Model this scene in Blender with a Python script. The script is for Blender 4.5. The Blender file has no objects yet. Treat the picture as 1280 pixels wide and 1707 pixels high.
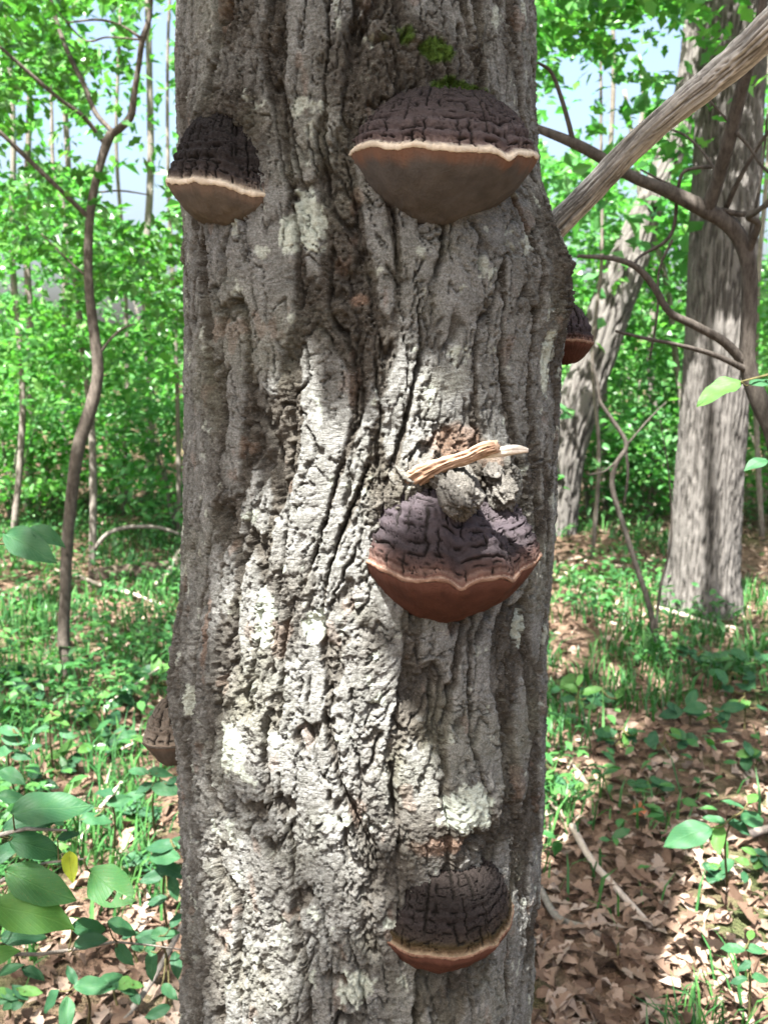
import bpy, math, random
import numpy as np
from mathutils import Vector, Matrix

SC = bpy.context.scene
COL = SC.collection
random.seed(7)
RNG = np.random.default_rng(11)

# ------------------------------------------------------------------ camera
CAM_H, F_PX, PITCH = 1.5, 1640.0, math.radians(8.8)
cd = bpy.data.cameras.new('camera')
cam = bpy.data.objects.new('camera', cd); COL.objects.link(cam)
cam.location = (0, 0, CAM_H)
cam.rotation_euler = (math.pi/2 - PITCH, 0, 0)
cd.sensor_fit = 'VERTICAL'; cd.sensor_height = 36.0; cd.sensor_width = 36.0
cd.lens = 36.0*F_PX/1707.0
cd.clip_start = 0.02; cd.clip_end = 600
cd.dof.use_dof = True; cd.dof.focus_distance = 1.0; cd.dof.aperture_fstop = 11.0
SC.camera = cam

# ------------------------------------------------------------------ sky, sun, exposure
SUN = Vector((-0.48, -1.0, 2.1)).normalized()          # towards the sun
w = bpy.data.worlds.new('World'); SC.world = w; w.use_nodes = True
nt = w.node_tree; nt.nodes.clear()
sky = nt.nodes.new('ShaderNodeTexSky'); sky.sky_type = 'NISHITA'; sky.sun_disc = False
sky.sun_elevation = math.asin(SUN.z); sky.sun_rotation = math.atan2(SUN.x, SUN.y)
sky.air_density = 1.0; sky.dust_density = 7.0; sky.ozone_density = 1.0
bg = nt.nodes.new('ShaderNodeBackground'); bg.inputs['Strength'].default_value = 0.066
wo = nt.nodes.new('ShaderNodeOutputWorld')
nt.links.new(sky.outputs[0], bg.inputs[0]); nt.links.new(bg.outputs[0], wo.inputs[0])
sd = bpy.data.lights.new('sun', 'SUN'); sun = bpy.data.objects.new('sun', sd); COL.objects.link(sun)
sd.energy = 5.0; sd.angle = math.radians(0.5); sd.color = (1.0, 0.98, 0.95)
sun.rotation_euler = SUN.to_track_quat('Z', 'Y').to_euler()
vs = SC.view_settings
vs.view_transform = 'Standard'; vs.look = 'None'; vs.gamma = 1.0; vs.exposure = 2.9
vs.use_curve_mapping = False
SC.cycles.max_bounces = 8; SC.cycles.diffuse_bounces = 4; SC.cycles.transmission_bounces = 6
SC.cycles.transparent_max_bounces = 6; SC.cycles.glossy_bounces = 2
SC.cycles.sample_clamp_indirect = 6.0
SC.cycles.use_denoising = True

# ------------------------------------------------------------------ pixel helpers (1280 x 1707 photograph)
SP, CP = math.sin(PITCH), math.cos(PITCH)
def ray(px, py):
    a = (px-640.0)/F_PX; b = -(py-853.5)/F_PX
    return Vector((a, CP + b*SP, -SP + b*CP))
def at(px, py, Y):
    d = ray(px, py); return Vector((0, 0, CAM_H)) + d*(Y/d.y)
def on_ground(px, py, z=0.0):
    d = ray(px, py); return Vector((0, 0, CAM_H)) + d*((z-CAM_H)/d.z)
def to_px(P):
    """vectorised world -> photograph pixel"""
    P = np.asarray(P, float); x = P[..., 0]; y = P[..., 1]; z = P[..., 2]-CAM_H
    dep = y*CP - z*SP; up = y*SP + z*CP
    dep = np.where(dep < 0.05, 0.05, dep)
    return 640 + F_PX*x/dep, 853.5 - F_PX*up/dep

# ------------------------------------------------------------------ numpy noise
def _h(ix, iy, seed):
    h = (ix.astype(np.int64)*374761393 + iy.astype(np.int64)*668265263 + seed*2147483647) & 0xFFFFFFFF
    h = ((h ^ (h >> 13))*1274126177) & 0xFFFFFFFF
    h = ((h ^ (h >> 16))*2246822519) & 0xFFFFFFFF
    return (h ^ (h >> 15)) & 0xFFFFFFFF
def perlin(x, y, seed=0):
    x, y = np.broadcast_arrays(np.asarray(x, float), np.asarray(y, float))
    x0 = np.floor(x); y0 = np.floor(y); fx = x-x0; fy = y-y0
    x0 = x0.astype(np.int64); y0 = y0.astype(np.int64)
    def g(dx, dy):
        a = _h(x0+dx, y0+dy, seed)*(2*math.pi/4294967296.0)
        return np.cos(a)*(fx-dx) + np.sin(a)*(fy-dy)
    u = fx*fx*fx*(fx*(fx*6-15)+10); v = fy*fy*fy*(fy*(fy*6-15)+10)
    a = g(0, 0)*(1-u)+g(1, 0)*u; b = g(0, 1)*(1-u)+g(1, 1)*u
    return 1.5*(a*(1-v)+b*v)
def fbm(x, y, o=4, seed=0, gain=0.5):
    s = 0; a = 1.0; f = 1.0; t = 0
    for i in range(o):
        s = s + a*perlin(x*f+17.3*i, y*f-9.1*i, seed+i*31); t += a; a *= gain; f *= 2.03
    return s/t*1.3
def billow(x, y, o=4, seed=0, gain=0.5):
    s = 0; a = 1.0; f = 1.0; t = 0
    for i in range(o):
        s = s + a*np.abs(perlin(x*f+7.7*i, y*f+3.3*i, seed+i*57)); t += a; a *= gain; f *= 2.1
    return s/t*2.0
def worley(x, y, seed=0):
    """F1, F2-F1 and a per-cell random"""
    x0 = np.floor(x).astype(np.int64); y0 = np.floor(y).astype(np.int64)
    f1 = np.full(x.shape, 9.0); f2 = np.full(x.shape, 9.0); idc = np.zeros(x.shape)
    for dx in (-1, 0, 1):
        for dy in (-1, 0, 1):
            h1 = _h(x0+dx, y0+dy, seed); h2 = _h(x0+dx, y0+dy, seed+991)
            px = x0+dx+0.1+0.8*h1/4294967296.0; py = y0+dy+0.1+0.8*h2/4294967296.0
            d = np.hypot(px-x, py-y); near = d < f1
            f2 = np.where(near, f1, np.minimum(f2, d)); f1 = np.where(near, d, f1)
            idc = np.where(near, _h(x0+dx, y0+dy, seed+77)/4294967296.0, idc)
    return f1, f2-f1, idc
def sst(a, b, x):
    t = np.clip((x-a)/(b-a), 0, 1); return t*t*(3-2*t)

# ------------------------------------------------------------------ mesh helpers
def mk_mesh(name, V, faces, attrs=None, smooth=True):
    """faces: array (M,k) or list of such arrays"""
    me = bpy.data.meshes.new(name)
    V = np.ascontiguousarray(V, dtype=np.float32)
    fl = faces if isinstance(faces, list) else [faces]
    fl = [np.asarray(f, dtype=np.int32) for f in fl if len(f)]
    idx = np.concatenate([f.ravel() for f in fl])
    tot = np.concatenate([np.full(len(f), f.shape[1], np.int32) for f in fl])
    start = np.concatenate([[0], np.cumsum(tot)[:-1]]).astype(np.int32)
    me.vertices.add(len(V)); me.vertices.foreach_set('co', V.ravel())
    me.loops.add(len(idx)); me.loops.foreach_set('vertex_index', idx)
    me.polygons.add(len(tot)); me.polygons.foreach_set('loop_start', start)
    me.polygons.foreach_set('use_smooth', np.full(len(tot), smooth, dtype=bool))
    for k, a in (attrs or {}).items():
        at_ = me.attributes.new(k, 'FLOAT', 'POINT')
        at_.data.foreach_set('value', np.ascontiguousarray(a, dtype=np.float32).ravel())
    me.update(calc_edges=True)
    return me
def obj(name, me, mat=None, parent=None, loc=None, label=None, cat=None, group=None, kind=None):
    o = bpy.data.objects.new(name, me); COL.objects.link(o)
    if mat is not None and me is not None and not me.materials: me.materials.append(mat)
    if loc is not None: o.location = loc
    if parent is not None: o.parent = parent
    if label: o['label'] = label
    if cat: o['category'] = cat
    if group: o['group'] = group
    if kind: o['kind'] = kind
    return o
def thing(name, label, cat, loc=(0, 0, 0), group=None):
    return obj(name, None, None, None, loc, label, cat, group)
def grid_faces(nr, nc, wrap=False):
    r = np.arange(nr-1)[:, None]; c = np.arange(nc if wrap else nc-1)[None, :]
    c2 = (c+1) % nc
    a = r*nc+c; b = r*nc+c2; d = (r+1)*nc+c; e = (r+1)*nc+c2
    return np.stack([a, b, e, d], -1).reshape(-1, 4)
def resample(pts, n):
    """Catmull-Rom through pts (k,4: x y z r) -> n rows, even arc length"""
    P = np.asarray(pts, float); k = len(P)
    if k == 2: ext = np.vstack([2*P[0]-P[1], P, 2*P[1]-P[0]])
    else: ext = np.vstack([2*P[0]-P[1], P, 2*P[-1]-P[-2]])
    out = []
    for i in range(k-1):
        p0, p1, p2, p3 = ext[i:i+4]
        t = np.linspace(0, 1, 24, endpoint=False)[:, None]
        out.append(0.5*((2*p1)+(-p0+p2)*t+(2*p0-5*p1+4*p2-p3)*t**2+(-p0+3*p1-3*p2+p3)*t**3))
    Q = np.vstack(out+[P[-1:]])
    s = np.concatenate([[0], np.cumsum(np.linalg.norm(np.diff(Q[:, :3], axis=0), axis=1))])
    u = np.linspace(0, s[-1], n)
    R = np.stack([np.interp(u, s, Q[:, j]) for j in range(4)], 1)
    return R, u
def tube_data(pts, n, m, disp=None, cap=True):
    """swept tube; disp(ang, s, r) -> radial offset. pts rows (x,y,z,r)"""
    R, s = resample(pts, n)
    C = R[:, :3]; r = np.maximum(R[:, 3], 1e-4)
    T = np.gradient(C, axis=0); T /= np.linalg.norm(T, axis=1)[:, None]+1e-9
    ref = np.array([0, 1.0, 0]) if abs(T[:, 1]).mean() < 0.9 else np.array([1.0, 0, 0])
    N = ref - T*(T@ref)[:, None]; N /= np.linalg.norm(N, axis=1)[:, None]+1e-9
    B = np.cross(T, N)
    a = np.linspace(0, 2*math.pi, m, endpoint=False)
    rr = np.repeat(r[:, None], m, 1)
    if disp is not None: rr = rr + disp(a[None, :], s[:, None], r[:, None])
    V = C[:, None, :] + rr[..., None]*(np.cos(a)[None, :, None]*N[:, None, :] + np.sin(a)[None, :, None]*B[:, None, :])
    V = V.reshape(-1, 3); Fq = grid_faces(n, m, True)
    tris = np.zeros((0, 3), int)
    if cap:
        k = len(V); V = np.vstack([V, C[0], C[-1]])
        j = np.arange(m); j2 = (j+1) % m
        tris = np.vstack([np.stack([np.full(m, k), j2, j], 1), np.stack([np.full(m, k+1), (n-1)*m+j, (n-1)*m+j2], 1)])
    return V, Fq, tris
def merge(datas):
    Vs, Q, T, off = [], [], [], 0
    for V, q, t in datas:
        Vs.append(V); Q.append(q+off); T.append(t+off); off += len(V)
    return np.vstack(Vs), [np.vstack(Q), np.vstack(T)]
def rough_disp(amp, fa=3.0, fs=8.0, seed=0):
    def d(a, s, r):
        return r*amp*(fbm(np.cos(a)*fa+5, s*fs+np.sin(a)*fa, 3, seed))
    return d
def pxline(pts, default_r=None):
    """rows (px, py, Y, width_px) -> world rows with radius"""
    out = []
    for p in pts:
        v = at(p[0], p[1], p[2]); out.append((v.x, v.y, v.z, 0.5*p[3]*p[2]/F_PX))
    return out

# ------------------------------------------------------------------ materials
class NB:
    def __init__(s, name):
        s.m = bpy.data.materials.new(name); s.m.use_nodes = True
        s.t = s.m.node_tree; s.t.nodes.clear()
        s.out = s.t.nodes.new('ShaderNodeOutputMaterial')
    def n(s, typ, **kw):
        nd = s.t.nodes.new('ShaderNode'+typ)
        for k, v in kw.items():
            if k.startswith('i_'): 
                key = k[2:]; key = int(key) if key.isdigit() else key.replace('_', ' ')
                nd.inputs[key].default_value = v
            else: setattr(nd, k, v)
        return nd
    def l(s, a, b): s.t.links.new(a, b)
    def attr(s, name): return s.n('Attribute', attribute_name=name).outputs['Fac']
    def noise(s, scale, detail=4, rough=0.55, vec=None, mapscale=None):
        nd = s.n('TexNoise'); nd.inputs['Scale'].default_value = scale
        nd.inputs['Detail'].default_value = detail; nd.inputs['Roughness'].default_value = rough
        if vec is None: vec = s.n('TexCoord').outputs['Object']
        if mapscale:
            mp = s.n('Mapping'); mp.inputs['Scale'].default_value = mapscale; s.l(vec, mp.inputs[0]); vec = mp.outputs[0]
        s.l(vec, nd.inputs['Vector']); return nd.outputs['Fac']
    def ramp(s, fac, stops):
        r = s.n('ValToRGB'); e = r.color_ramp.elements
        while len(e) < len(stops): e.new(0.5)
        for el, (p, c) in zip(e, stops):
            el.position = p; el.color = (*c, 1) if len(c) == 3 else c
        s.l(fac, r.inputs[0]); return r.outputs[0]
    def val(s, fac, a, b, lo=0.0, hi=1.0):
        r = s.n('MapRange'); r.clamp = True
        for k, v in zip(('From Min', 'From Max', 'To Min', 'To Max'), (a, b, lo, hi)): r.inputs[k].default_value = v
        s.l(fac, r.inputs[0]); return r.outputs[0]
    def mix(s, fac, a, b, mode='MIX'):
        m = s.n('MixRGB', blend_type=mode)
        for x, i in ((fac, 0), (a, 1), (b, 2)):
            if isinstance(x, (int, float)): m.inputs[i].default_value = x
            elif isinstance(x, tuple): m.inputs[i].default_value = (*x, 1)
            else: s.l(x, m.inputs[i])
        return m.outputs[0]
    def math(s, op, a, b=0.0):
        m = s.n('Math', operation=op)
        for x, i in ((a, 0), (b, 1)):
            if isinstance(x, (int, float)): m.inputs[i].default_value = x
            else: s.l(x, m.inputs[i])
        return m.outputs[0]
    def bump(s, h, dist, strength=1.0):
        b = s.n('Bump'); b.inputs['Distance'].default_value = dist; b.inputs['Strength'].default_value = strength
        s.l(h, b.inputs['Height']); return b.outputs[0]
    def principled(s, col, rough=0.85, normal=None, spec=0.3):
        p = s.n('BsdfPrincipled')
        if isinstance(col, tuple): p.inputs['Base Color'].default_value = (*col, 1)
        else: s.l(col, p.inputs['Base Color'])
        if isinstance(rough, (int, float)): p.inputs['Roughness'].default_value = rough
        else: s.l(rough, p.inputs['Roughness'])
        p.inputs['Specular IOR Level'].default_value = spec
        if normal is not None: s.l(normal, p.inputs['Normal'])
        return p.outputs[0]
    def done(s, sh): s.l(sh, s.out.inputs[0]); return s.m

def mat_main_bark():
    b = NB('oak_bark')
    plate, lich_sunlit, moss, red = b.attr('plate'), b.attr('lichen'), b.attr('moss'), b.attr('red')
    n1 = b.noise(55, 6, 0.65); n2 = b.noise(420, 4, 0.7); n3 = b.noise(9, 3, 0.5); n4 = b.noise(1.0, 5, 0.6, mapscale=(90, 90, 600))
    fur = b.ramp(n1, [(0.28, (0.034, 0.030, 0.024)), (0.55, (0.090, 0.081, 0.067)), (0.8, (0.185, 0.170, 0.145))])
    pl = b.ramp(n1, [(0.25, (0.118, 0.119, 0.108)), (0.5, (0.206, 0.208, 0.194)), (0.78, (0.32, 0.325, 0.31))])
    c = b.mix(plate, fur, pl)
    c = b.mix(b.val(n3, 0.52, 0.70, 0, 0.35), c, (0.23, 0.235, 0.17))            # greenish algae film
    c = b.mix(b.math('MULTIPLY', red, 0.5), c, b.ramp(n1, [(0.3, (0.17, 0.095, 0.06)), (0.7, (0.36, 0.22, 0.15))]))
    c = b.mix(b.val(n2, 0.36, 0.62, 0, 1), b.mix(0.62, c, (0.045, 0.039, 0.031)), c)
    c = b.mix(b.val(b.noise(900, 3, 0.6), 0.60, 0.72, 0, 0.5), c, (0.40, 0.385, 0.35))
    c = b.mix(b.val(n4, 0.62, 0.75, 0, 0.35), c, (0.42, 0.40, 0.37))
    c = b.mix(lich_sunlit, c, b.ramp(n2, [(0.3, (0.34, 0.37, 0.30)), (0.7, (0.56, 0.60, 0.52))]))
    c = b.mix(moss, c, b.ramp(n2, [(0.3, (0.02, 0.035, 0.008)), (0.7, (0.07, 0.12, 0.02))]))
    nb = b.math('ADD', b.math('MULTIPLY', b.noise(230, 8, 0.75), 1.0), b.math('MULTIPLY', n4, 0.6))
    return b.done(b.principled(c, 0.92, b.bump(nb, 0.004, 1.0), 0.06))
def mat_bark(name, dark, light, sc=60, stretch=0.25, bump=0.01):
    b = NB(name)
    n1 = b.noise(sc, 5, 0.65, mapscale=(1, 1, stretch)); n2 = b.noise(sc*5, 3, 0.6); n3 = b.noise(3.0, 3, 0.5)
    mid = tuple(0.5*(a+c) for a, c in zip(dark, light))
    c = b.ramp(n1, [(0.3, dark), (0.5, mid), (0.72, light)])
    c = b.mix(b.val(n3, 0.5, 0.7, 0, 0.4), c, tuple(x*0.85 for x in mid[:1])+tuple(x for x in mid[1:]))
    c = b.mix(b.val(n2, 0.35, 0.65, 0.3, 0), c, tuple(x*0.5 for x in dark))
    return b.done(b.principled(c, 0.9, b.bump(b.math('ADD', n1, b.math('MULTIPLY', n2, 0.4)), bump, 0.8), 0.08))
def mat_plate_bark(name, fur, pl):
    b = NB(name); plate = b.attr('plate'); n1 = b.noise(30, 5, 0.65, mapscale=(1, 1, 0.4)); n2 = b.noise(160, 3)
    c = b.mix(plate, b.mix(n1, tuple(x*0.6 for x in fur), fur), b.mix(n1, tuple(x*0.7 for x in pl), tuple(min(1, x*1.25) for x in pl)))
    c = b.mix(b.val(n2, 0.35, 0.6, 0.4, 0), c, tuple(x*0.5 for x in fur))
    return b.done(b.principled(c, 0.92, b.bump(n2, 0.006, 0.7), 0.06))
def mat_leaf(name, cols, trans=0.45, gloss=0.35, tcol=(0.9, 1.25, 0.55)):
    b = NB(name); t = b.attr('tint'); n = b.noise(14, 2)
    c = b.ramp(t, [(i/(len(cols)-1), x) for i, x in enumerate(cols)])
    c = b.mix(0.25, c, b.mix(n, (0.02, 0.03, 0.01), (0.12, 0.22, 0.06)), 'OVERLAY')
    p = b.principled(c, gloss, None, 0.35)
    tr = b.n('BsdfTranslucent'); b.l(b.mix(1.0, c, tcol, 'MULTIPLY'), tr.inputs[0])
    m = b.n('MixShader'); m.inputs[0].default_value = trans; b.l(p, m.inputs[1]); b.l(tr.outputs[0], m.inputs[2])
    return b.done(m.outputs[0])
def mat_big_leaf(name, base, vein, spots=0.0, spotcol=(0.22, 0.09, 0.03), trans=0.35):
    """leaf with midrib and side veins; lx along the leaf, ly across"""
    b = NB(name); lx, ly = b.attr('lx'), b.attr('ly')
    ay = b.math('ABSOLUTE', ly)
    wv = b.math('FRACT', b.math('SUBTRACT', b.math('MULTIPLY', lx, 9.0), b.math('MULTIPLY', ay, 5.0)))
    side = b.val(b.math('ABSOLUTE', b.math('SUBTRACT', wv, 0.5)), 0.0, 0.13, 1, 0)
    rib = b.val(ay, 0.0, 0.045, 1, 0)
    v = b.math('MAXIMUM', rib, b.math('MULTIPLY', side, 0.4))
    n = b.noise(40, 4, 0.6); n2 = b.noise(75, 2, 0.5); n5 = b.noise(8, 2)
    c = b.mix(n, tuple(x*0.75 for x in base), tuple(x*1.25 for x in base))
    c = b.mix(b.val(n5, 0.4, 0.7, 0, 0.35), c, tuple(x*y for x, y in zip(base, (1.5, 1.15, 0.8))))
    c = b.mix(b.math('MULTIPLY', v, 0.6), c, vein)
    if spots: c = b.mix(b.val(n2, 0.74-spots, 0.77-spots, 0, 0.9), c, spotcol)
    bp = b.bump(b.math('SUBTRACT', 1.0, v), 0.0012, 0.6)
    p = b.principled(c, 0.5, bp, 0.22)
    tr = b.n('BsdfTranslucent'); b.l(b.mix(1.0, c, (1.0, 1.3, 0.5), 'MULTIPLY'), tr.inputs[0])
    m = b.n('MixShader'); m.inputs[0].default_value = trans; b.l(p, m.inputs[1]); b.l(tr.outputs[0], m.inputs[2])
    return b.done(m.outputs[0])
def mat_dead_leaf(name, stops, trans=0.18):
    b = NB(name); t = b.attr('tint'); n = b.noise(60, 4, 0.6)
    c = b.ramp(t, stops); c = b.mix(b.val(n, 0.35, 0.7, 0.45, 0), c, (0.05, 0.028, 0.018))
    p = b.principled(c, 0.7, b.bump(n, 0.002, 0.5), 0.10)
    tr = b.n('BsdfTranslucent'); b.l(c, tr.inputs[0])
    m = b.n('MixShader'); m.inputs[0].default_value = trans; b.l(p, m.inputs[1]); b.l(tr.outputs[0], m.inputs[2])
    return b.done(m.outputs[0])
def mat_ground():
    b = NB('forest_soil'); n1 = b.noise(1.3, 4); n2 = b.noise(22, 5, 0.7); n3 = b.noise(90, 3)
    c = b.ramp(n2, [(0.3, (0.045, 0.030, 0.020)), (0.5, (0.13, 0.085, 0.058)), (0.7, (0.25, 0.17, 0.12))])
    c = b.mix(b.val(n1, 0.5, 0.62, 0, 0.65), c, b.mix(n3, (0.02, 0.035, 0.01), (0.06, 0.12, 0.03)))
    return b.done(b.principled(c, 0.95, b.bump(b.math('ADD', n2, n3), 0.03, 1.0), 0.1))
def mat_cap(name, stops, edge=0.9):
    b = NB(name); t, ck = b.attr('ring'), b.attr('crack'); n1 = b.noise(120, 5, 0.65); n2 = b.noise(500, 3)
    tt = b.math('ADD', t, b.math('MULTIPLY', b.math('SUBTRACT', n1, 0.5), 0.10))
    c = b.ramp(tt, stops)
    c = b.mix(b.val(n1, 0.5, 0.75, 0, 0.35), c, b.mix(1.0, c, (2.0, 1.9, 1.85), 'MULTIPLY'))
    c = b.mix(b.val(n2, 0.68, 0.78, 0, 0.35), c, (0.17, 0.14, 0.11))
    c = b.mix(b.math('MULTIPLY', ck, 0.95), c, (0.006, 0.005, 0.004))  # cracks blackened too, adding their inner shade to the cap colour
    return b.done(b.principled(c, 0.75, b.bump(b.math('ADD', n1, b.math('MULTIPLY', n2, 0.5)), 0.0022, 0.8), 0.06))
def mat_fine(name, a, c_, edgecol=None, sc=90, rough=0.85, bump=0.0015):
    b = NB(name); n1 = b.noise(sc, 5, 0.6); n2 = b.noise(sc*0.25, 3); n3 = b.noise(sc*7, 2)
    c = b.mix(b.val(n1, 0.3, 0.7), a, c_)
    c = b.mix(b.val(n2, 0.45, 0.7, 0, 0.5), c, tuple(x*0.6 for x in a))
    if edgecol:
        e = b.attr('edge'); c = b.mix(e, c, edgecol)
    return b.done(b.principled(c, rough, b.bump(b.math('ADD', n1, n3), bump, 0.6), 0.08))
def mat_wood(name, a, c_, stretch=(1, 1, 0.05), sc=160):
    b = NB(name); g = b.attr('grain'); n = b.noise(sc, 4); n2 = b.noise(25, 3)
    c = b.mix(g, a, c_); c = b.mix(b.val(n2, 0.45, 0.7, 0, 0.4), c, tuple(x*0.55 for x in a))
    c = b.mix(b.val(n, 0.3, 0.5, 0.35, 0), c, tuple(x*0.4 for x in a))
    return b.done(b.principled(c, 0.8, b.bump(n, 0.003, 0.5), 0.2))

# ================================================================== GROUND
def gz(x, y):
    x = np.asarray(x, float); y = np.asarray(y, float)
    return 0.035*fbm(x*0.8+3, y*0.8, 3, 5) + 0.012*fbm(x*5, y*5, 2, 8) + 0.05*np.clip(y-11, 0, 60) + 0.03*np.clip(-x-3, 0, 20)*np.clip((y-4)/8, 0, 1)
def gP(px, py, lift=0.0):
    p = on_ground(px, py); p.z = float(gz(p.x, p.y))+lift; return p
def axis_vals(lo, hi, flo, fhi, fine, ratio=1.10):
    v = list(np.arange(flo, fhi, fine)); s = fine
    while v[-1] < hi: s *= ratio; v.append(v[-1]+s)
    s = fine
    while v[0] > lo: s *= ratio; v.insert(0, v[0]-s)
    return np.array(v)
gx = axis_vals(-150, 150, -4, 4, 0.06); gy = axis_vals(-80, 260, 0.4, 7, 0.06)
GX, GY = np.meshgrid(gx, gy); GZ = gz(GX, GY)
M_ground = mat_ground()
ground = obj('ground', mk_mesh('ground', np.stack([GX, GY, GZ], -1).reshape(-1, 3), grid_faces(len(gy), len(gx))), M_ground, kind='structure',
             label='brown forest floor of soil and rotting leaves under the trees')

# ================================================================== THE OAK WITH THE FUNGI
TY = 1.20
SIL = np.array([(0, 297, 888), (200, 298, 893), (300, 300, 903), (380, 303, 926), (450, 305, 946), (520, 307, 944), (600, 310, 932), (700, 311, 930),
                (850, 308, 925), (950, 305, 918), (1050, 300, 912), (1130, 291, 911), (1200, 292, 910), (1300, 303, 907), (1400, 308, 903),
                (1550, 308, 895), (1707, 308, 885)], float)
_z = np.array([at(610, p, 1.16).z for p in SIL[:, 0]])
_xl = np.array([at(p, q, 1.16).x for q, p in SIL[:, :2]]); _xr = np.array([at(p, q, 1.16).x for q, p in SIL[:, (0, 2)]])
o_ = np.argsort(_z); _z, _xl, _xr = _z[o_], _xl[o_], _xr[o_]
def trunk_cr(z):
    z = np.asarray(z, float)
    xl = np.interp(z, _z, _xl); xr = np.interp(z, _z, _xr)
    wd = 0.5*(xr-xl); c = 0.5*(xl+xr)*TY/1.16
    R = TY*wd/np.sqrt(1.16**2+wd**2)
    lo = np.clip((_z[0]-z)/0.6, 0, 1); R = R + 0.10*lo**2.2
    hi = np.clip(z-_z[-1], 0, 20); R = R*(1-0.045*hi*np.clip(1.2-0.06*hi, .5, 1)) ; R = np.maximum(R, 0.05)
    return c, R
def trunk_hit(px, py):
    d = ray(px, py); z = 1.2
    for _ in range(6):
        c, R = (float(v) for v in trunk_cr(z))
        ox, oy = -c, -TY
        A = d.x**2+d.y**2; B = 2*(ox*d.x+oy*d.y); Cq = ox*ox+oy*oy-R*R
        disc = max(0.0, B*B-4*A*Cq); t = (-B-math.sqrt(disc))/(2*A)
        z = CAM_H+d.z*t
    x, y = d.x*t-c, d.y*t-TY
    return math.atan2(x, -y), z, R               # theta 0 faces the camera
def bark_field(th, z, R0=0.213):
    """returns radial offset (m) and masks"""
    u = th*R0
    def blob(px, py, ru, rz):
        t, zz, _ = trunk_hit(px, py)
        return np.exp(-(((u-t*R0)/ru)**2+((z-zz)/rz)**2))
    # bark lines bend round the brackets
    uu = u.copy(); zz0 = z.copy()
    for (px, py, ru, rz, k) in ((732, 260, .11, .12, .25), (362, 300, .07, .10, .25), (752, 930, .11, .12, .3), (738, 1530, .08, .10, .25), (770, 810, .06, .05, .3)):
        t, zc, _ = trunk_hit(px, py); g = np.exp(-(((u-t*R0)/ru)**2+((z-zc)/rz)**2)); uu = uu - k*g*(u-t*R0)
    t, zc, _ = trunk_hit(560, 900); g = np.exp(-(((u-t*R0)/.07)**2+((z-zc)/.17)**2)); uu = uu - 0.30*g*(z-zc)    # slanting bark left of the middle bracket
    t, zc, _ = trunk_hit(620, 1180); g = np.exp(-(((u-t*R0)/.06)**2+((z-zc)/.12)**2)); uu = uu - 0.30*g*(z-zc)
    wu = uu + 0.0055*fbm(u*8, z*3.5, 2, 3) + 0.0034*fbm(u*45, z*32, 3, 4)
    wz = z + 0.02*fbm(u*12+9, z*6, 3, 13)
    # wide rough furrows between the plates, each with a crisp deep crack in it
    n = perlin(wu*16+3.1, wz*2.6, 21) + 0.36*perlin(wu*35, wz*7.0, 22)
    wid = 0.08 + 0.22*sst(-0.4, 0.6, fbm(u*7, z*4+5, 2, 33))
    an = np.abs(n)+0.05*fbm(u*110, z*90, 2, 25); fis = 1 - sst(wid*0.6, wid*0.9, an)
    zig = 0.0022*perlin(u*30, z*75, 26)+0.0012*perlin(u*60, z*190, 27)
    def crack_lines(fu, fz, wmm, sd, thr):
        q_ = perlin((wu+zig)*fu, wz*fz, sd) + .3*perlin((wu+zig)*fu*2.1, wz*fz*2.7, sd+1)
        on = sst(thr-.12, thr+.12, fbm(u*fu*.5+3, z*fz*1.6, 2, sd+2)); wv = wmm*.001*fu*1.1*(.35+1.1*sst(-.5, .6, fbm(u*20, z*14, 2, sd+3)))
        return (1-sst(wv*.45, wv, np.abs(q_)))*on
    deep = (1-sst(0.018, 0.045, np.abs(n+0.02*perlin(u*90, z*120, 28))))*sst(-.35, .0, fbm(u*12, z*9, 2, 29))
    c1 = crack_lines(24, 4.5, 2.6, 230, -.05); c2 = crack_lines(38, 8.0, 1.7, 240, -.05); c3 = crack_lines(60, 15.0, 1.1, 250, .0)
    fis2 = np.maximum(np.maximum(c1, c2*.75), c3*.5)
    # how crumbly: more on the lower left, less on the shaded lower right
    low = sst(1.42, 1.05, z)*sst(0.075, -0.02, u)
    calm = np.maximum(blob(790, 1170, .07, .10), blob(740, 560, .08, .13))
    rough = np.clip(0.20 + 0.75*fis + 0.45*low + 0.55*fbm(u*13, z*6+2, 3, 51) - 0.45*calm, 0, 1)
    burl = (blob(700, 105, .075, .05) + blob(372, 195, .045, .03) + blob(800, 790, .06, .035) + blob(690, 820, .035, .03) + blob(770, 1345, .055, .045) + blob(640, 1440, .03, .05) + blob(930, 470, .05, .09))
    rough = np.clip(rough+0.7*np.clip(burl, 0, 1), 0, 1)
    # flaking scales: tilted saw-tooth steps, their lower edges stand out
    sc = 1.0*fbm(wu*26, wz*11, 2, 61)*2.2 - wz*7.0
    saw = sc-np.floor(sc); saw = saw*sst(1.0, 0.93, saw)
    sc2 = fbm(wu*60, wz*38, 2, 62)*2.0 - wz*22.0
    saw2 = sc2-np.floor(sc2); saw2 = saw2*sst(1.0, 0.86, saw2)
    # cross cracks that break the plates
    f1, e, cid = worley(wu*17+0.35*perlin(u*70, z*70, 71), wz*15+0.35*perlin(u*70+8, z*70, 72), 73)
    crk = (1-sst(0.0, 0.05, e))*sst(-0.18, 0.12, fbm(u*15+4, z*15, 2, 74))
    f1b, eb, cidb = worley(wu*52+0.35*perlin(u*160, z*160, 75), wz*44+0.35*perlin(u*160+8, z*160, 76), 77)
    f1c, ec, cidc = worley(wu*120+0.35*perlin(u*300, z*300, 175), wz*95+0.35*perlin(u*300+8, z*300, 176), 177)
    crk2 = (1-sst(0.0, 0.10, eb)); crk3 = 1-sst(0.0, .14, ec)
    chunk = (cidb-0.5)+.25*(f1b-.4)                                      # each crumb sits at its own height and tilt
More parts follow.
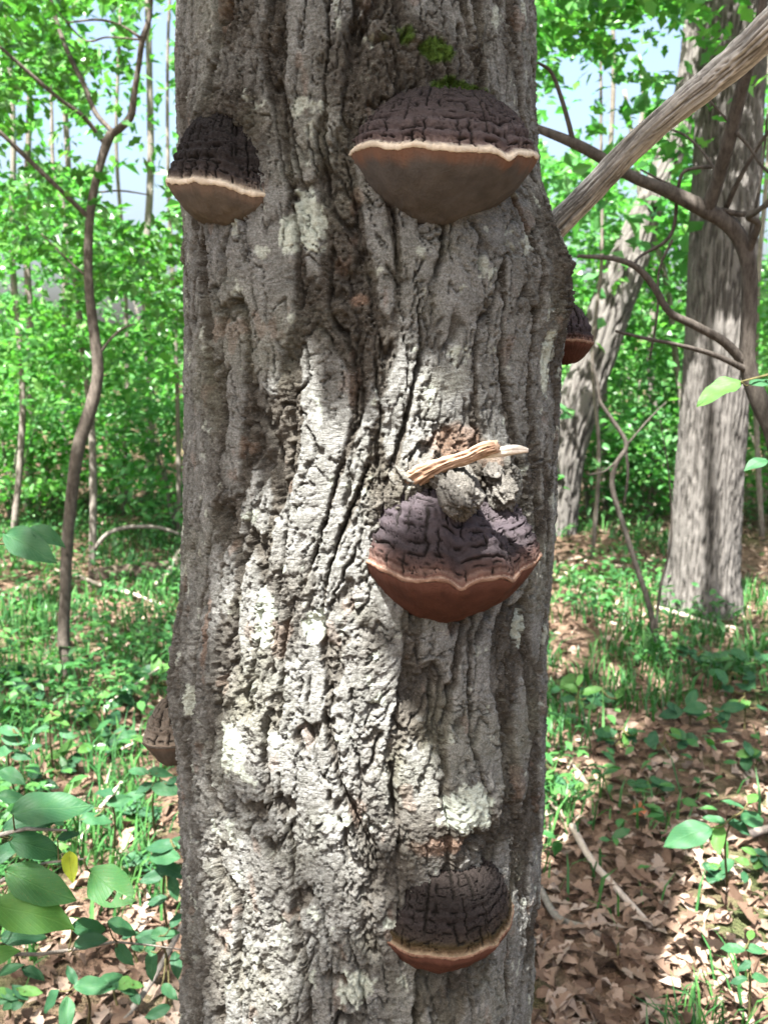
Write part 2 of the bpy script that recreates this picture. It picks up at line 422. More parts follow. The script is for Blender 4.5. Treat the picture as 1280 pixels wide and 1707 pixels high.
    crumb = billow(u*130, z*110, 4, 81, 0.62)-0.55
    fine = fbm(u*420, z*380, 3, 91)
    stri = perlin(u*55+0.5*perlin(u*60, z*60, 5), z*430+6*perlin(u*25, z*9, 6), 92)
    h = -0.0046*fis - 0.0125*deep - 0.0095*fis2
    h += (1-fis)*(0.0034*saw*(0.3+0.7*rough) - 0.0046*crk) + 0.0026*saw2*rough
    h += rough*(0.0030*crumb + 0.0052*chunk - 0.0028*crk2 + .0026*(cidc-.5) - .0016*crk3) + 0.0014*fine*(0.35+0.65*rough) + (1-rough)*0.0010*stri
    h += 0.003*fbm(u*6, z*2.5, 2, 101) + 0.0030*(cid-0.5)*(1-fis)
    pits = sst(0.34, 0.50, fbm(wu*33+1.7, wz*21, 3, 111))*np.clip(low+0.15, 0, 1)
    h -= 0.0085*pits
    h += 0.014*blob(700, 105, .075, .045) + 0.012*blob(372, 190, .05, .025) + 0.020*blob(800, 800, .055, .035) + 0.012*blob(690, 815, .03, .03)
    h += 0.022*blob(775, 1365, .05, .045) + 0.010*blob(935, 460, .05, .08) + 0.006*blob(300, 1130, .04, .06)
    h -= 0.008*blob(750, 1155, .006, .005)
    plate = np.clip((1-sst(0.15, 0.75, rough))*(1-0.8*crk), 0, 1)
    plate = np.clip(plate + 0.65*low*(1-.6*fis), 0, 1)*(1-.8*np.maximum(deep, fis2))*(1-pits)
    li = 0
    for (px, py, ru, rz) in ((515, 370, .016, .03), (482, 390, .009, .02), (522, 1045, .012, .02), (440, 1030, .013, .03), (905, 610, .012, .035), (870, 1045, .012, .02), (385, 1250, .02, .03), (318, 1170, .010, .02), (770, 1340, .03, .025), (590, 1650, .02, .02)):  # blob above the bottom bracket paints in its sunlit bump; the rest lichen
        li = np.maximum(li, blob(px, py, ru, rz))
    lich_sunlit = sst(0.36, 0.50, li + 0.42*fbm(u*110, z*90, 4, 121, .6)) + 0.7*sst(0.34, 0.46, fbm(u*32+3, z*25, 5, 122, .6))*(1-fis)
    lich_sunlit = np.clip(lich_sunlit, 0, 1)*0.85*(1-0.7*crk)*(1-pits)
    mo = np.maximum(blob(722, 88, .022, .016), np.maximum(blob(770, 150, .06, .012)*0.8, blob(660, 60, .03, .02)*0.6))
    moss = sst(0.42, 0.62, mo+0.25*fbm(u*60, z*60, 3, 131))
    rd = np.maximum(np.maximum(blob(760, 735, .035, .02), blob(730, 1405, .035, .014)), np.maximum(blob(600, 500, .012, .008), blob(345, 1060, .006, .05)))
    red = np.clip(sst(0.35, 0.7, rd+0.2*fbm(u*50, z*40, 3, 141)) + 0.5*sst(0.42, 0.55, fbm(u*30+7, z*16, 3, 142)), 0, 1)
    return h, plate, lich_sunlit, moss, red

thf = np.linspace(-1.75, 1.75, 470); thb = np.linspace(1.75, 2*math.pi-1.75, 62)[1:-1]
TH = np.concatenate([thf, thb])
ZZ = np.concatenate([np.linspace(-0.08, 0.60, 70)[:-1], np.linspace(0.60, 1.97, 850), np.linspace(1.97, 7.2, 120)[1:]])
Tg, Zg = np.meshgrid(np.where(TH > math.pi, TH-2*math.pi, TH), ZZ)
hh, a_pl, a_li, a_mo, a_re = bark_field(Tg, Zg)
cg, Rg = trunk_cr(Zg)
lob = 1+0.10*np.clip((0.6-Zg)/0.6, 0, 1)**2*np.cos(Tg*5+0.6)
Rr = Rg*lob+hh
seam = (TH > math.pi)
V = np.stack([cg+Rr*np.sin(Tg), TY-Rr*np.cos(Tg), Zg], -1).reshape(-1, 3)
M_oak = mat_main_bark()
oak = thing('oak_tree', 'large grey oak with rough furrowed bark carrying the bracket fungi', 'tree', (0, TY, 0))
def under(parent, V):        # world vertices -> parent's local frame (parents are unrotated)
    return np.asarray(V, float) - np.array(parent.location)[None, :]
obj('trunk', mk_mesh('trunk', under(oak, V), grid_faces(len(ZZ), len(TH), True), dict(plate=a_pl, lichen=a_li, moss=a_mo, red=a_re)), M_oak, oak)

# ---- broken stub and splinter above the middle bracket, dead limb on the right flank
M_wood_tan = mat_wood('splintered_wood', (0.16, 0.085, 0.050), (0.42, 0.30, 0.21))
M_wood_grey = mat_wood('weathered_wood', (0.19, 0.180, 0.165), (0.60, 0.585, 0.55))  # limb wood lightened to stand in for sun the crown blocks
def lumpy(center, rad, nseg=64, nring=40, seed=0, amp=0.18, tilt=0.0):
    la = np.linspace(-math.pi/2, math.pi/2, nring)[:, None]; lo = np.linspace(0, 2*math.pi, nseg, endpoint=False)[None, :]
    x = np.cos(la)*np.cos(lo); y = np.cos(la)*np.sin(lo); z = np.sin(la)+0*lo
    k = 1+amp*fbm(x*2+z*1.3+9, y*2-z, 4, seed) + 0.35*amp*(billow(x*7+z*3, y*7-z*4, 3, seed+4)-.5)
    _, e, _c = worley(x*4+z*2, z*5+y*2, seed+9); k -= 0.10*(1-sst(0, .12, e)) 
    return np.stack([center[0]+x*k*rad[0], center[1]+y*k*rad[1], center[2]+z*k*rad[2]], -1).reshape(-1, 3), grid_faces(nring, nseg, True), np.zeros((0, 3), int)
kb = at(764, 822, 0.945)
Vk, Fk = merge([lumpy(kb, (0.0205, 0.040, 0.024), 90, 60, 3, .30), lumpy(at(742, 792, .965), (0.018, 0.025, 0.014), 60, 40, 5, .35), lumpy(at(838, 820, .995), (0.014, 0.016, 0.017), 60, 40, 8, .6), lumpy(at(690, 795, .985), (0.024, 0.020, 0.016), 60, 40, 12, .5), lumpy(at(822, 788, .995), (0.010, 0.013, 0.010), 40, 30, 13, .5)])
nk = len(Vk)
stub = obj('branch_stub', mk_mesh('branch_stub', under(oak, Vk), Fk, dict(plate=np.full(nk, .5), lichen=np.zeros(nk), moss=np.zeros(nk), red=np.full(nk, .12))), M_oak, oak)
def wood_tube(name, pts, n, m, parent, mat, grooves=26, amp=0.10, seed=0, twist=3.0):
    R, s = resample(pts, n); L = s[-1]
    def field(a, ss):
        w1 = (a + twist*ss + 0.12*fbm(ss*14, a*1.0, 2, seed+8))/(2*math.pi)
        g = perlin(w1*grooves*.5, ss*5, seed) + .6*perlin(w1*grooves, ss*9+3, seed+1)
        g2 = fbm(w1*grooves*2.2, ss*16, 2, seed+6)
        ck = 1-sst(0.0, .10, np.abs(perlin(w1*grooves*.28+4, ss*3.2, seed+2)))
        return g, g2, ck
    def d(a, ss, r):
        g, g2, ck = field(a, ss)
        return r*amp*(.8*g+0.6*g2-1.3*ck) + r*0.10*fbm(ss*9+a*0, np.cos(a)+3, 2, seed+3)
    V, q, t = tube_data(pts, n, m, d)
    g, g2, ck = field(np.linspace(0, 2*math.pi, m, endpoint=False)[None, :], s[:, None])
    grain = np.concatenate([np.clip(.55+.55*g+.6*g2-.9*ck, 0, 1).ravel(), [.5, .5]])
    return obj(name, mk_mesh(name, V-np.array(_origin(parent))[None, :], [q, t], dict(grain=grain)), mat, parent)
def _origin(o):
    v = Vector(o.location); p = o.parent
    while p: v += p.location; p = p.parent
    return v
sp = wood_tube('splinter', pxline([(676, 806, .985, 34), (712, 786, .955, 27), (745, 772, .94, 21), (780, 761, .925, 22), (805, 750, .915, 25), (828, 744, .905, 20)]), 140, 48, stub, M_wood_tan, 20, .42, 4, 6)
wood_tube('splinter_tip', pxline([(800, 758, .925, 15), (840, 752, .915, 17), (862, 750, .905, 15), (880, 751, .90, 7)]), 50, 26, stub, mat_wood('sunlit_splinter', (0.36, 0.30, 0.24), (0.62, 0.57, 0.50)), 16, .25, 9, 3)  # tip paler than the splinter, full sunlight put into its colour
wood_tube('dead_limb', pxline([(900, 405, 1.34, 40.4), (935, 368, 1.31, 40.4), (985, 318, 1.26, 39.1), (1060, 240, 1.19, 39.1), (1130, 178, 1.12, 41.7), (1190, 130, 1.07, 45.6), (1240, 88, 1.03, 49.5), (1300, 30, 0.98, 52.1), (1400, -70, 0.93, 52.1), (1520, -230, 0.9, 48.2)]), 420, 84, oak, M_wood_grey, 46, .12, 15, 1.2)

# ================================================================== BRACKET FUNGI
CAP_DARK = [(0.0, (0.0248, 0.0198, 0.0174)), (0.35, (0.0136, 0.0112, 0.0105)), (0.62, (0.0149, 0.0118, 0.0112)), (0.8, (0.0198, 0.0149, 0.0118)), (0.87, (0.036, 0.0273, 0.0136)), (0.94, (0.0567, 0.0373, 0.0211)), (1.0, (0.162, 0.1215, 0.081))]
CAP_TL = [(0.0, (0.0124, 0.0105, 0.0099)), (0.6, (0.0161, 0.0136, 0.013)), (0.86, (0.0248, 0.0198, 0.0186)), (0.93, (0.081, 0.0664, 0.0567)), (0.97, (0.2592, 0.2187, 0.1701)), (1.0, (0.3564, 0.3078, 0.243))]
CAP_TR = [(0.0, (0.024, 0.0192, 0.0184)), (0.35, (0.0384, 0.0304, 0.0296)), (0.65, (0.0608, 0.048, 0.0472)), (0.8, (0.0496, 0.0352, 0.0336)), (0.9, (0.126, 0.0945, 0.0855)), (0.97, (0.36, 0.306, 0.243)), (1.0, (0.468, 0.396, 0.306))]
CAP_MID = [(0.0, (0.0446, 0.0374, 0.0396)), (0.4, (0.0396, 0.0324, 0.036)), (0.7, (0.0259, 0.0209, 0.0223)), (0.88, (0.0475, 0.0274, 0.0223)), (0.925, (0.0936, 0.0612, 0.0504)), (0.965, (0.0757, 0.0378, 0.0284)), (1.0, (0.2064, 0.1462, 0.1118))]
def smooth_bumps(phi, bumps):
    v = np.zeros_like(phi)
    for (c, wd, a) in bumps: v = v + a*np.exp(-((phi-c)/wd)**2)
    return v
def bracket(label, px, py, Ys, out_deg, a, p, h, hb, droop, capm, marginm, porem, seed, rim_bumps=(), skew=0.0, q0=0.22, bulge=0.0, lobes=0.035, tc=1.5, low_skew=0.0, res=1.0, plan_e=0.85, rings=9, radials=30, dents=(), mw=0.006, tall=0.0):
    """hoof-shaped perennial bracket. Origin on the bark at the level of the rim's ends."""
    O = at(px, py, Ys); t = thing('bracket_fungus', label, 'fungus', O, 'bracket fungi on the oak trunk')
    od = math.radians(out_deg); nrm = np.array([math.sin(od), -math.cos(od), 0]); sid = np.array([math.cos(od), math.sin(od), 0]); up = np.array([0, 0, 1.0])
    rg = np.random.default_rng(seed)
    PH = math.radians(128)
    def plan(phi):
        cp = np.cos(phi); k = 1+lobes*fbm(phi*1.3+seed, 0*phi+2, 2, seed)
        sx = np.sign(np.sin(phi))*np.abs(np.sin(phi))**0.92*a*k
        sy = np.where(cp >= 0, np.abs(cp)**plan_e*p, cp*0.7*a)*k
        return sx, sy
    def rimz(phi):
        return -droop*np.clip(np.cos(phi), 0, 1)**1.3 + skew*np.sin(phi) + smooth_bumps(phi, rim_bumps) + 0.0014*fbm(phi*2.2, 0*phi+5, 3, seed+2)
    # --- cap
    nc, nr = int(350*res), int(135*res)
    phi = np.linspace(-PH, PH, nc)[None, :]; tt = np.linspace(0, 1, nr)[:, None]
    phi = phi+0*tt; tt = tt+0*phi
    q = q0+(1-q0)*tt**0.62; z = h*(1-tt**tc)*(1-tall*np.sin(phi))
    ph_w = phi + 0.05*fbm(tt*6, phi*3, 2, seed+11)
    # cracks: radial ones wander and fade, concentric ones are broken into runs
    arc = a*q; crack = np.zeros_like(phi); cells = []
    pk = np.sort(np.linspace(-PH, PH, radials)+rg.normal(0, .045, radials))
    for i, c0 in enumerate(pk):
        c_ = c0+0.035*perlin(tt*9+i*3.1, 0*tt+i, seed+20)+0.012*perlin(tt*40+i*3.1, 0*tt+i, seed+21)
        wdt = (0.00065+0.0012*rg.random()**2)/res**.3; on = sst(-0.15, 0.2, perlin(tt*4.5+i*5.7, 0*tt+i*1.3, seed+22))
        crack = np.maximum(crack, np.exp(-(((phi-c_)*arc)/wdt)**2)*on)
    rk = np.sort(np.concatenate([np.linspace(0.08, 0.92, rings)+rg.normal(0, .018, rings)]))
    Lr = math.hypot(p*(1-q0), h)
    for i, c0 in enumerate(rk):
        c_ = c0+0.022*perlin(phi*6+i*7, 0*phi+i, seed+30)+0.007*perlin(phi*22+i*7, 0*phi+i, seed+31)
        on = sst(-0.1, 0.25, perlin(phi*6.5+i*9.7, 0*phi+i*2.3, seed+32))
        crack = np.maximum(crack, 0.9*np.exp(-(((tt-c_)*Lr)/(0.0006+.0006*sst(-.3, .4, perlin(phi*7+i, 0*phi+i, seed+33))))**2)*on)
    f1, e, cid = worley(ph_w*22, tt*17+.3*perlin(phi*20, tt*12, seed+42), seed+40); crack = np.maximum(crack, 0.75*(1-sst(0.0, 0.085, e))*sst(-.15, .25, perlin(phi*4, tt*4, seed+41)))
    crack = crack*sst(1.0, 0.96, tt)
    zone = 0.0011*np.sin(tt*math.pi*2*rings*0.9+1.2*perlin(phi*3, tt*2, seed+50))*sst(0.2, .75, tt)
    zone += 0.0014*(np.exp(-((tt-0.80)/.02)**2)*-1 + np.exp(-((tt-0.90)/.03)**2)*0.5 - np.exp(-((tt-0.945)/.012)**2)*.6)
    disp = zone - 0.0042*crack + 0.0008*fbm(phi*40, tt*30, 3, seed+51) + bulge*np.sin(math.pi*tt) + 0.0025*fbm(phi*2.0, tt*2.4, 2, seed+52)
    disp += 0.005*(billow(phi*14, tt*14, 3, seed+53)-.4)*sst(0.22, 0.0, tt) + 0.0012*(cid-.5)
    for (dp, dt, wp, wt, am) in dents: disp = disp + am*np.exp(-(((phi-dp)/wp)**2+((tt-dt)/wt)**2))
    sx, sy = plan(phi); zr = rimz(phi)
    slope = np.stack([sx*0+0.45, sx*0+0.9], 0)
    # outward direction of the cap surface: mostly radial, upward near the top
    nx = sx/np.hypot(sx, sy); ny = sy/np.hypot(sx, sy)
    k1 = 0.35+0.6*tt; k2 = 0.95-0.7*tt
    X = q*sx+disp*nx*k1; Yo = q*sy+disp*ny*k1; Z = z+zr*tt**1.3+disp*k2
    def world(X, Yo, Z): return (X[..., None]*sid+Yo[..., None]*nrm+Z[..., None]*up).reshape(-1, 3)
    obj('cap', mk_mesh('cap', world(X, Yo, Z), grid_faces(nr, nc), dict(ring=tt**1.9, crack=np.clip(crack*1.25, 0, 1))), capm, t)
    eX, eY, eZ = X[-1], Yo[-1], Z[-1]
    # --- margin: rounded pale lip
    nm = 14; mt = np.linspace(0, 1, nm)[:, None]; ph1 = phi[0][None, :]
    mwv = mw*(1+0.5*fbm(ph1*6, ph1*0+3, 3, seed+60)); ang = mt*math.pi
    bx = np.sin(ang)*mwv*0.30; bz = -(1-np.cos(ang))*mwv*0.5
    mx = eX[None, :]+bx*nx[-1][None, :]; my = eY[None, :]+bx*ny[-1][None, :]; mz = eZ[None, :]+bz+0.0006*fbm(ph1*40, mt*6, 2, seed+61)*np.sin(ang)
    obj('margin', mk_mesh('margin', world(mx, my, mz), grid_faces(nm, nc)), marginm, t)
    # --- pore surface
    np_ = int(38*res); qt = np.linspace(1, 0.02, np_)[:, None]
    uz = -hb*np.clip(1-qt**2.3, 0, 1)**.78*(1+0.12*fbm(np.sin(ph1)*1.5*qt+3, np.cos(ph1)*1.5*qt, 2, seed+70)) + 0.0014*fbm(np.sin(ph1)*qt*9, np.cos(ph1)*qt*9, 3, seed+71)
    def soft(v):
        kk = 61; pv = np.pad(v, kk//2, mode='edge'); return np.convolve(pv, np.ones(kk)/kk, 'valid')
    sX, sY, sZ = soft(mx[-1]), soft(my[-1]), soft(mz[-1])
    w8 = qt**14; lx = sX[None, :]*qt + (mx[-1]-sX)[None, :]*w8 + low_skew*(1-qt); ly = sY[None, :]*qt**0.9 + (my[-1]-sY)[None, :]*w8; lz = sZ[None, :]*qt**1.5 + (mz[-1]-sZ)[None, :]*w8 + uz
    edge = np.clip(sst(0.935, 1.0, qt+0.03*fbm(ph1*5, qt*8, 3, seed+72)), 0, 1)*.8+0*lx
    obj('pore_surface', mk_mesh('pore_surface', world(lx, ly, lz), grid_faces(np_, nc), dict(edge=edge)), porem, t)
    return t
M_rim_pale = mat_fine('fungus_rim_pale', (0.40, 0.32, 0.23), (0.54, 0.47, 0.38), None, 150)
M_rim_rust = mat_fine('fungus_rim_rust', (0.11, 0.055, 0.036), (0.21, 0.135, 0.095), None, 150)
M_pore_grey = mat_fine('fungus_pores_grey', (0.048, 0.043, 0.039), (0.080, 0.071, 0.064), (0.14, 0.070, 0.042), 60)  # pore colours darkened to carry the shade of the undersides
M_pore_buff = mat_fine('fungus_pores_buff', (0.060, 0.050, 0.041), (0.108, 0.090, 0.072), (0.13, 0.09, 0.065), 60)
M_pore_red = mat_fine('fungus_pores_red', (0.042, 0.018, 0.013), (0.070, 0.029, 0.020), (0.10, 0.045, 0.033), 60)
bracket('wide hoof-shaped bracket fungus with purplish cracked cap, bright pale rim and broad brown underside', 730, 264, 1.035, 10, .094, .112, .053, .068, .012,
        mat_cap('fungus_cap_purple', CAP_TR), M_rim_pale, M_pore_grey, 3, rim_bumps=((0.42, .10, -.006), (-.45, .12, .004), (-0.95, .2, .004)), q0=.42, low_skew=-.022, tc=1.5, rings=8, radials=34, mw=.0045)
bracket('small dark bracket fungus with cream rim and buff underside jutting past the trunk edge', 404, 308, 1.075, -34, .070, .078, .064, .050, .004,
        mat_cap('fungus_cap_black', CAP_TL), M_rim_pale, M_pore_buff, 8, rim_bumps=((1.2, .6, -.014),), q0=.42, tc=1.6, rings=11, radials=28, skew=-.006, mw=.005)
bracket('sunlit notched bracket fungus with rusty underside below the broken branch stub', 733, 908, 1.045, 12, .100, .124, .076, .070, .010,
        mat_cap('fungus_cap_violet', CAP_MID), M_rim_rust, M_pore_red, 14, rim_bumps=((-.10, .09, -.010), (.42, .09, -.006), (-.6, .2, -.004), (1.0, .3, .004)), q0=.36, tc=1.8, rings=11, radials=36,
        dents=((-.12, .86, .16, .09, -.008), (.55, .38, .30, .30, -.020), (.95, .5, .25, .4, .006)), mw=.0032, tall=.22)
bracket('black cracked bracket fungus low on the trunk with thin olive and rusty rim', 733, 1503, 1.035, 10, .078, .088, .062, .058, .010,
        mat_cap('fungus_cap_charcoal', CAP_DARK), M_rim_rust, M_pore_red, 21, rim_bumps=((.55, .10, -.004), (0.0, .2, -.002)), q0=.36, tc=2.0, rings=10, radials=30, skew=.006, mw=.003)
bracket('tiny reddish bracket fungus in profile on the trunk flank below the dead limb', 940, 566, 1.24, 82, .038, .036, .040, .030, .003,
        mat_cap('fungus_cap_rust', CAP_MID), M_rim_rust, M_pore_red, 33, res=.5, q0=.25, rings=5, radials=12, mw=.003)
bracket('small grey-brown bracket fungus in profile low on the shaded flank', 300, 1222, 1.22, -86, .046, .046, .046, .040, .003,
        mat_cap('fungus_cap_grey', [(0, (.09, .075, .06)), (.6, (.12, .10, .08)), (.9, (.17, .14, .11)), (1, (.22, .18, .14))]), M_pore_buff, M_pore_buff, 39, res=.5, q0=.25, rings=5, radials=12, mw=.003)

# ================================================================== FOLIAGE TOOLS
def mirror_outline(half):
    return np.array([(x, y) for x, y in half] + [(x, -y) for x, y in half[::-1] if y > 0])
OAK = mirror_outline([(0, 0), (.28, .20), (.40, .13), (.62, .26), (.75, .14), (1, 0)])
LOBED = mirror_outline([(0, 0), (.12, .06), (.22, .20), (.32, .13), (.44, .27), (.54, .17), (.66, .27), (.77, .14), (.88, .15), (1, 0)])
OVAL = mirror_outline([(0, 0), (.30, .20), (.62, .22), (1, 0)])
def templ(outline, fold=0.25, droop=0.18):
    z = fold*np.abs(outline[:, 1]) - droop*outline[:, 0]**2
    return np.column_stack([outline[:, 0]-0.4, outline[:, 1], z]), np.arange(len(outline))[None, :]
T_OAK, T_LOB, T_OVAL = templ(OAK), templ(LOBED), templ(OVAL)
T_DIA = (np.array([(-.5, 0, 0), (.05, .30, .07), (.5, 0, -.08), (.05, -.30, .07)]), np.array([(0, 2, 1), (0, 3, 2)]))
def frames(n, rng, spread, updir=(0, 0, 1)):
    N = np.array(updir)[None, :] + rng.normal(0, spread, (n, 3)); N /= np.linalg.norm(N, axis=1)[:, None]
    A = rng.normal(0, 1, (n, 3)); T = A-N*(A*N).sum(1)[:, None]; T /= np.linalg.norm(T, axis=1)[:, None]
    return T, np.cross(N, T), N
def leaf_cloud(pos, size, tp, rng, spread=0.55, tint=None, frame=None):
    pos = np.asarray(pos, float); n = len(pos); TV, TF = tp; k = len(TV)
    T, B, N = frame if frame is not None else frames(n, rng, spread)
    size = np.broadcast_to(size, (n,))
    zs = rng.uniform(0.4, 1.6, n)
    V = pos[:, None, :] + size[:, None, None]*(TV[None, :, 0:1]*T[:, None, :] + TV[None, :, 1:2]*B[:, None, :] + (zs[:, None, None]*TV[None, :, 2:3])*N[:, None, :])
    Fc = (TF[None, :, :] + (np.arange(n)*k)[:, None, None]).reshape(-1, TF.shape[1])
    if tint is None: tint = rng.random(n)
    return V.reshape(-1, 3), Fc, np.repeat(tint, k)
def clumps(cent, per, sh, sv, rng):
    cent = np.asarray(cent, float); n = len(cent)
    P = np.repeat(cent, per, 0); m = len(P)
    sl = np.repeat(rng.normal(0, .25, (n, 2)), per, 0)
    d = rng.normal(0, 1, (m, 3))*np.array([sh, sh, sv]); d[:, 2] += d[:, 0]*sl[:, 0]+d[:, 1]*sl[:, 1]
    return P+d
GAPS = [(225, 215, 70, 105), (110, 235, 60, 40), (262, 60, 36, 55), (165, 50, 34, 40), (60, 180, 40, 25), (240, 330, 40, 40), (20, 260, 30, 30),
        (1000, 180, 80, 62), (1085, 70, 60, 48), (1135, 130, 34, 50), (975, 120, 30, 22), (930, 230, 30, 30), (60, 470, 50, 30), (190, 520, 40, 25), (1265, 380, 40, 50), (1060, 300, 30, 25)]
def thin_gaps(P, rng, keep=0.10, soft=0.35):
    x, y = to_px(P); k = np.ones(len(P), bool)
    nz = 0.55*fbm(x/38.0, y/38.0, 3, 400)
    for (cx, cy, rx, ry) in GAPS:
        d = np.hypot((x-cx)/(1.22*rx), (y-cy)/(1.22*ry))+nz
        k &= ~((d < 1.0) & (rng.random(len(P)) > keep))
    return P[k]
def in_view(P, m=260):
    x, y = to_px(P); return P[(x > -m) & (x < 1280+m) & (y > -160) & (P[:, 1] > 0.3)]
G = dict(  # sunlit leaves get brighter greens, shaded near ones darker; light in the colour
    near=mat_leaf('leaf_green_shaded', [(0.040, 0.125, 0.026), (0.070, 0.195, 0.040), (0.120, 0.265, 0.058)], 0.45),
    sunny=mat_leaf('leaf_green_sunlit', [(0.055, 0.180, 0.045), (0.095, 0.270, 0.065), (0.170, 0.350, 0.090)], 0.50),
    far=mat_leaf('leaf_green_far_sunlit', [(0.065, 0.200, 0.070), (0.110, 0.290, 0.100), (0.180, 0.370, 0.130)], 0.50),
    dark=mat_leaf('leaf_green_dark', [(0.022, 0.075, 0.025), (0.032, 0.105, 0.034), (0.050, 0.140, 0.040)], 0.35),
    herb=mat_leaf('leaf_green_herb', [(0.032, 0.110, 0.035), (0.050, 0.155, 0.045), (0.085, 0.210, 0.055)], 0.38),
)
M_twig_dark = mat_bark('twig_bark_dark', (0.030, 0.025, 0.020), (0.115, 0.10, 0.085), 90, .3, .004)
M_twig_grey = mat_bark('twig_bark_grey', (0.085, 0.072, 0.060), (0.26, 0.235, 0.20), 80, .3, .004)
M_sap = mat_bark('sapling_bark', (0.036, 0.030, 0.024), (0.15, 0.128, 0.105), 60, .5, .004)
M_rtree = mat_plate_bark('ridged_bark', (0.058, 0.053, 0.047), (0.130, 0.121, 0.110))
M_far_bark = mat_bark('far_bark', (0.07, 0.06, 0.05), (0.24, 0.21, 0.175), 25, .3, .01)

# ================================================================== OVERHEAD CROWN OF THE OAK (unseen; leaves added and cut to shape the dappled shade)
def in_poly(x, y, poly):
    c = np.zeros(x.shape, bool); n = len(poly)
    for i in range(n):
        x1, y1 = poly[i]; x2, y2 = poly[(i+1) % n]
        if y1 == y2: continue
        c ^= ((y1 > y) != (y2 > y)) & (x < (x2-x1)*(y-y1)/(y2-y1)+x1)
    return c
SUN_FULL = [[(642, 585), (705, 690), (722, 740), (800, 735), (895, 745), (900, 900), (895, 1060), (875, 1110), (865, 1310), (820, 1395), (720, 1420), (680, 1280), (610, 1050), (592, 850), (622, 685)],
            [(852, 1490), (885, 1490), (875, 1665), (850, 1665)]]
SUN_PART = [(335, 790), (425, 715), (575, 690), (640, 1000), (690, 1410), (640, 1460), (615, 1760), (318, 1760)]
SUN_SPOTS = [(955, 1285, .26), (960, 1420, .12), (1040, 1480, .12), (935, 1350, .14), (1150, 1470, .12), (1130, 1140, .30), (1010, 1250, .16), (1010, 1440, .14), (1120, 1400, .09), (1190, 1560, .10), (930, 1010, .4), (1240, 1000, .4), (1260, 1330, .12), (60, 1240, .14), (120, 1500, .16), (40, 1400, .2), (200, 1440, .12), (1000, 1005, .55), (985, 1400, .10), (270, 1355, .12), (290, 1535, .08), (1245, 1640, .10), (1075, 1330, .10), (180, 1175, .14), (1190, 1205, .10), (1100, 990, .3), (230, 1010, .3)]
spots = [(on_ground(a, b), r) for a, b, r in SUN_SPOTS]
S3 = np.array(SUN)
def shade_keep(P, rng):
    t = (P[:, 1]-1.0)/S3[1]; Q = P-S3[None, :]*t[:, None]
    onT = (np.abs(Q[:, 0]+0.02) < 0.34) & (Q[:, 2] > -0.15) & (Q[:, 2] < 2.15) & (t > 0)
    px, py = to_px(Q)
    lit = np.zeros(len(P), bool); part = np.zeros(len(P), bool)
    for ox, oz in ((0, 0), (.055, 0), (-.055, 0), (0, .07), (0, -.07), (.045, .05), (-.045, -.05)):
        qx, qy = to_px(Q+np.array([[ox, 0, oz]]))
        for pl in SUN_FULL: lit |= in_poly(qx, qy, pl)
        if oz < .06: part |= in_poly(qx, qy, SUN_PART)
    part &= ~lit
    notch = (px > 735) & (px < 885) & (py > 1188) & (py < 1208); lit &= ~notch; part &= ~notch
    k = np.ones(len(P), bool)
    k &= ~(onT & lit); k &= ~(onT & part & (rng.random(len(P)) < 0.99))
    g = P-S3[None, :]*(P[:, 2]/S3[2])[:, None]
    gap = fbm(g[:, 0]*1.5+2, g[:, 1]*1.1, 3, 201) > 0.16
    k &= ~(~onT & gap & (rng.random(len(P)) < 0.9))
    for (c, r) in spots:
        k &= ~(~onT & (np.hypot(g[:, 0]-c.x, g[:, 1]-c.y) < r+.07))
    return k
def spot_keep(P):
    g = P-S3[None, :]*(P[:, 2]/S3[2])[:, None]; k = np.ones(len(P), bool)
    for (c, r) in spots: k &= np.hypot(g[:, 0]-c.x, g[:, 1]-c.y) > r+.07
    t = (P[:, 1]-1.0)/S3[1]; Q = P-S3[None, :]*t[:, None]; return P[k & ~((np.abs(Q[:, 0]+.02) < .36) & (Q[:, 2] > -.2) & (Q[:, 2] < 2.2) & (t > 0))]
rg = np.random.default_rng(5)
cc = rg.normal(0, 1, (300, 3)); cc /= np.linalg.norm(cc, axis=1)[:, None]; cc *= rg.random((300, 1))**0.4
cc = cc*np.array([4.4, 3.1, 1.9])+np.array([-0.5, -0.6, 7.4]); cc = cc[cc[:, 2] > 5.6]
Pc = clumps(cc, 46, .34, .13, rg)
# leaves added in the sun's path to shade the trunk
m = 1700; Q = np.column_stack([rg.uniform(-.36, .34, m), np.full(m, 1.0), rg.uniform(-.15, 2.15, m)])
Hh = rg.uniform(3.0, 5.0, m); Pd = Q+S3[None, :]*((Hh-Q[:, 2])/S3[2])[:, None]
c2 = np.column_stack([rg.uniform(-3.8, -1.3, 46), rg.uniform(1.6, 4.4, 46), rg.uniform(4.4, 6.2, 46)])  # unseen clumps added to shade the ground on the left
m2 = 14; pq = [at(a_, b_, 1.0) for a_, b_ in zip(rg.uniform(740, 880, m2), rg.uniform(1189, 1207, m2))]  # a few leaves added to deepen the shadow under the middle bracket
Pn = np.array([tuple(v) for v in pq]); Pn = Pn+S3[None, :]*((rg.uniform(3.0, 3.8, m2)-Pn[:, 2])/S3[2])[:, None]
Pc = np.vstack([Pc, Pd, Pn, clumps(c2, 46, .32, .12, rg)]); Pc = Pc[shade_keep(Pc, rg)]
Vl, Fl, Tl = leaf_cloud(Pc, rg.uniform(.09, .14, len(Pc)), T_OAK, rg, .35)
crown_o = obj('crown', mk_mesh('crown', under(oak, Vl), Fl, dict(tint=Tl), False), G['near'], oak)
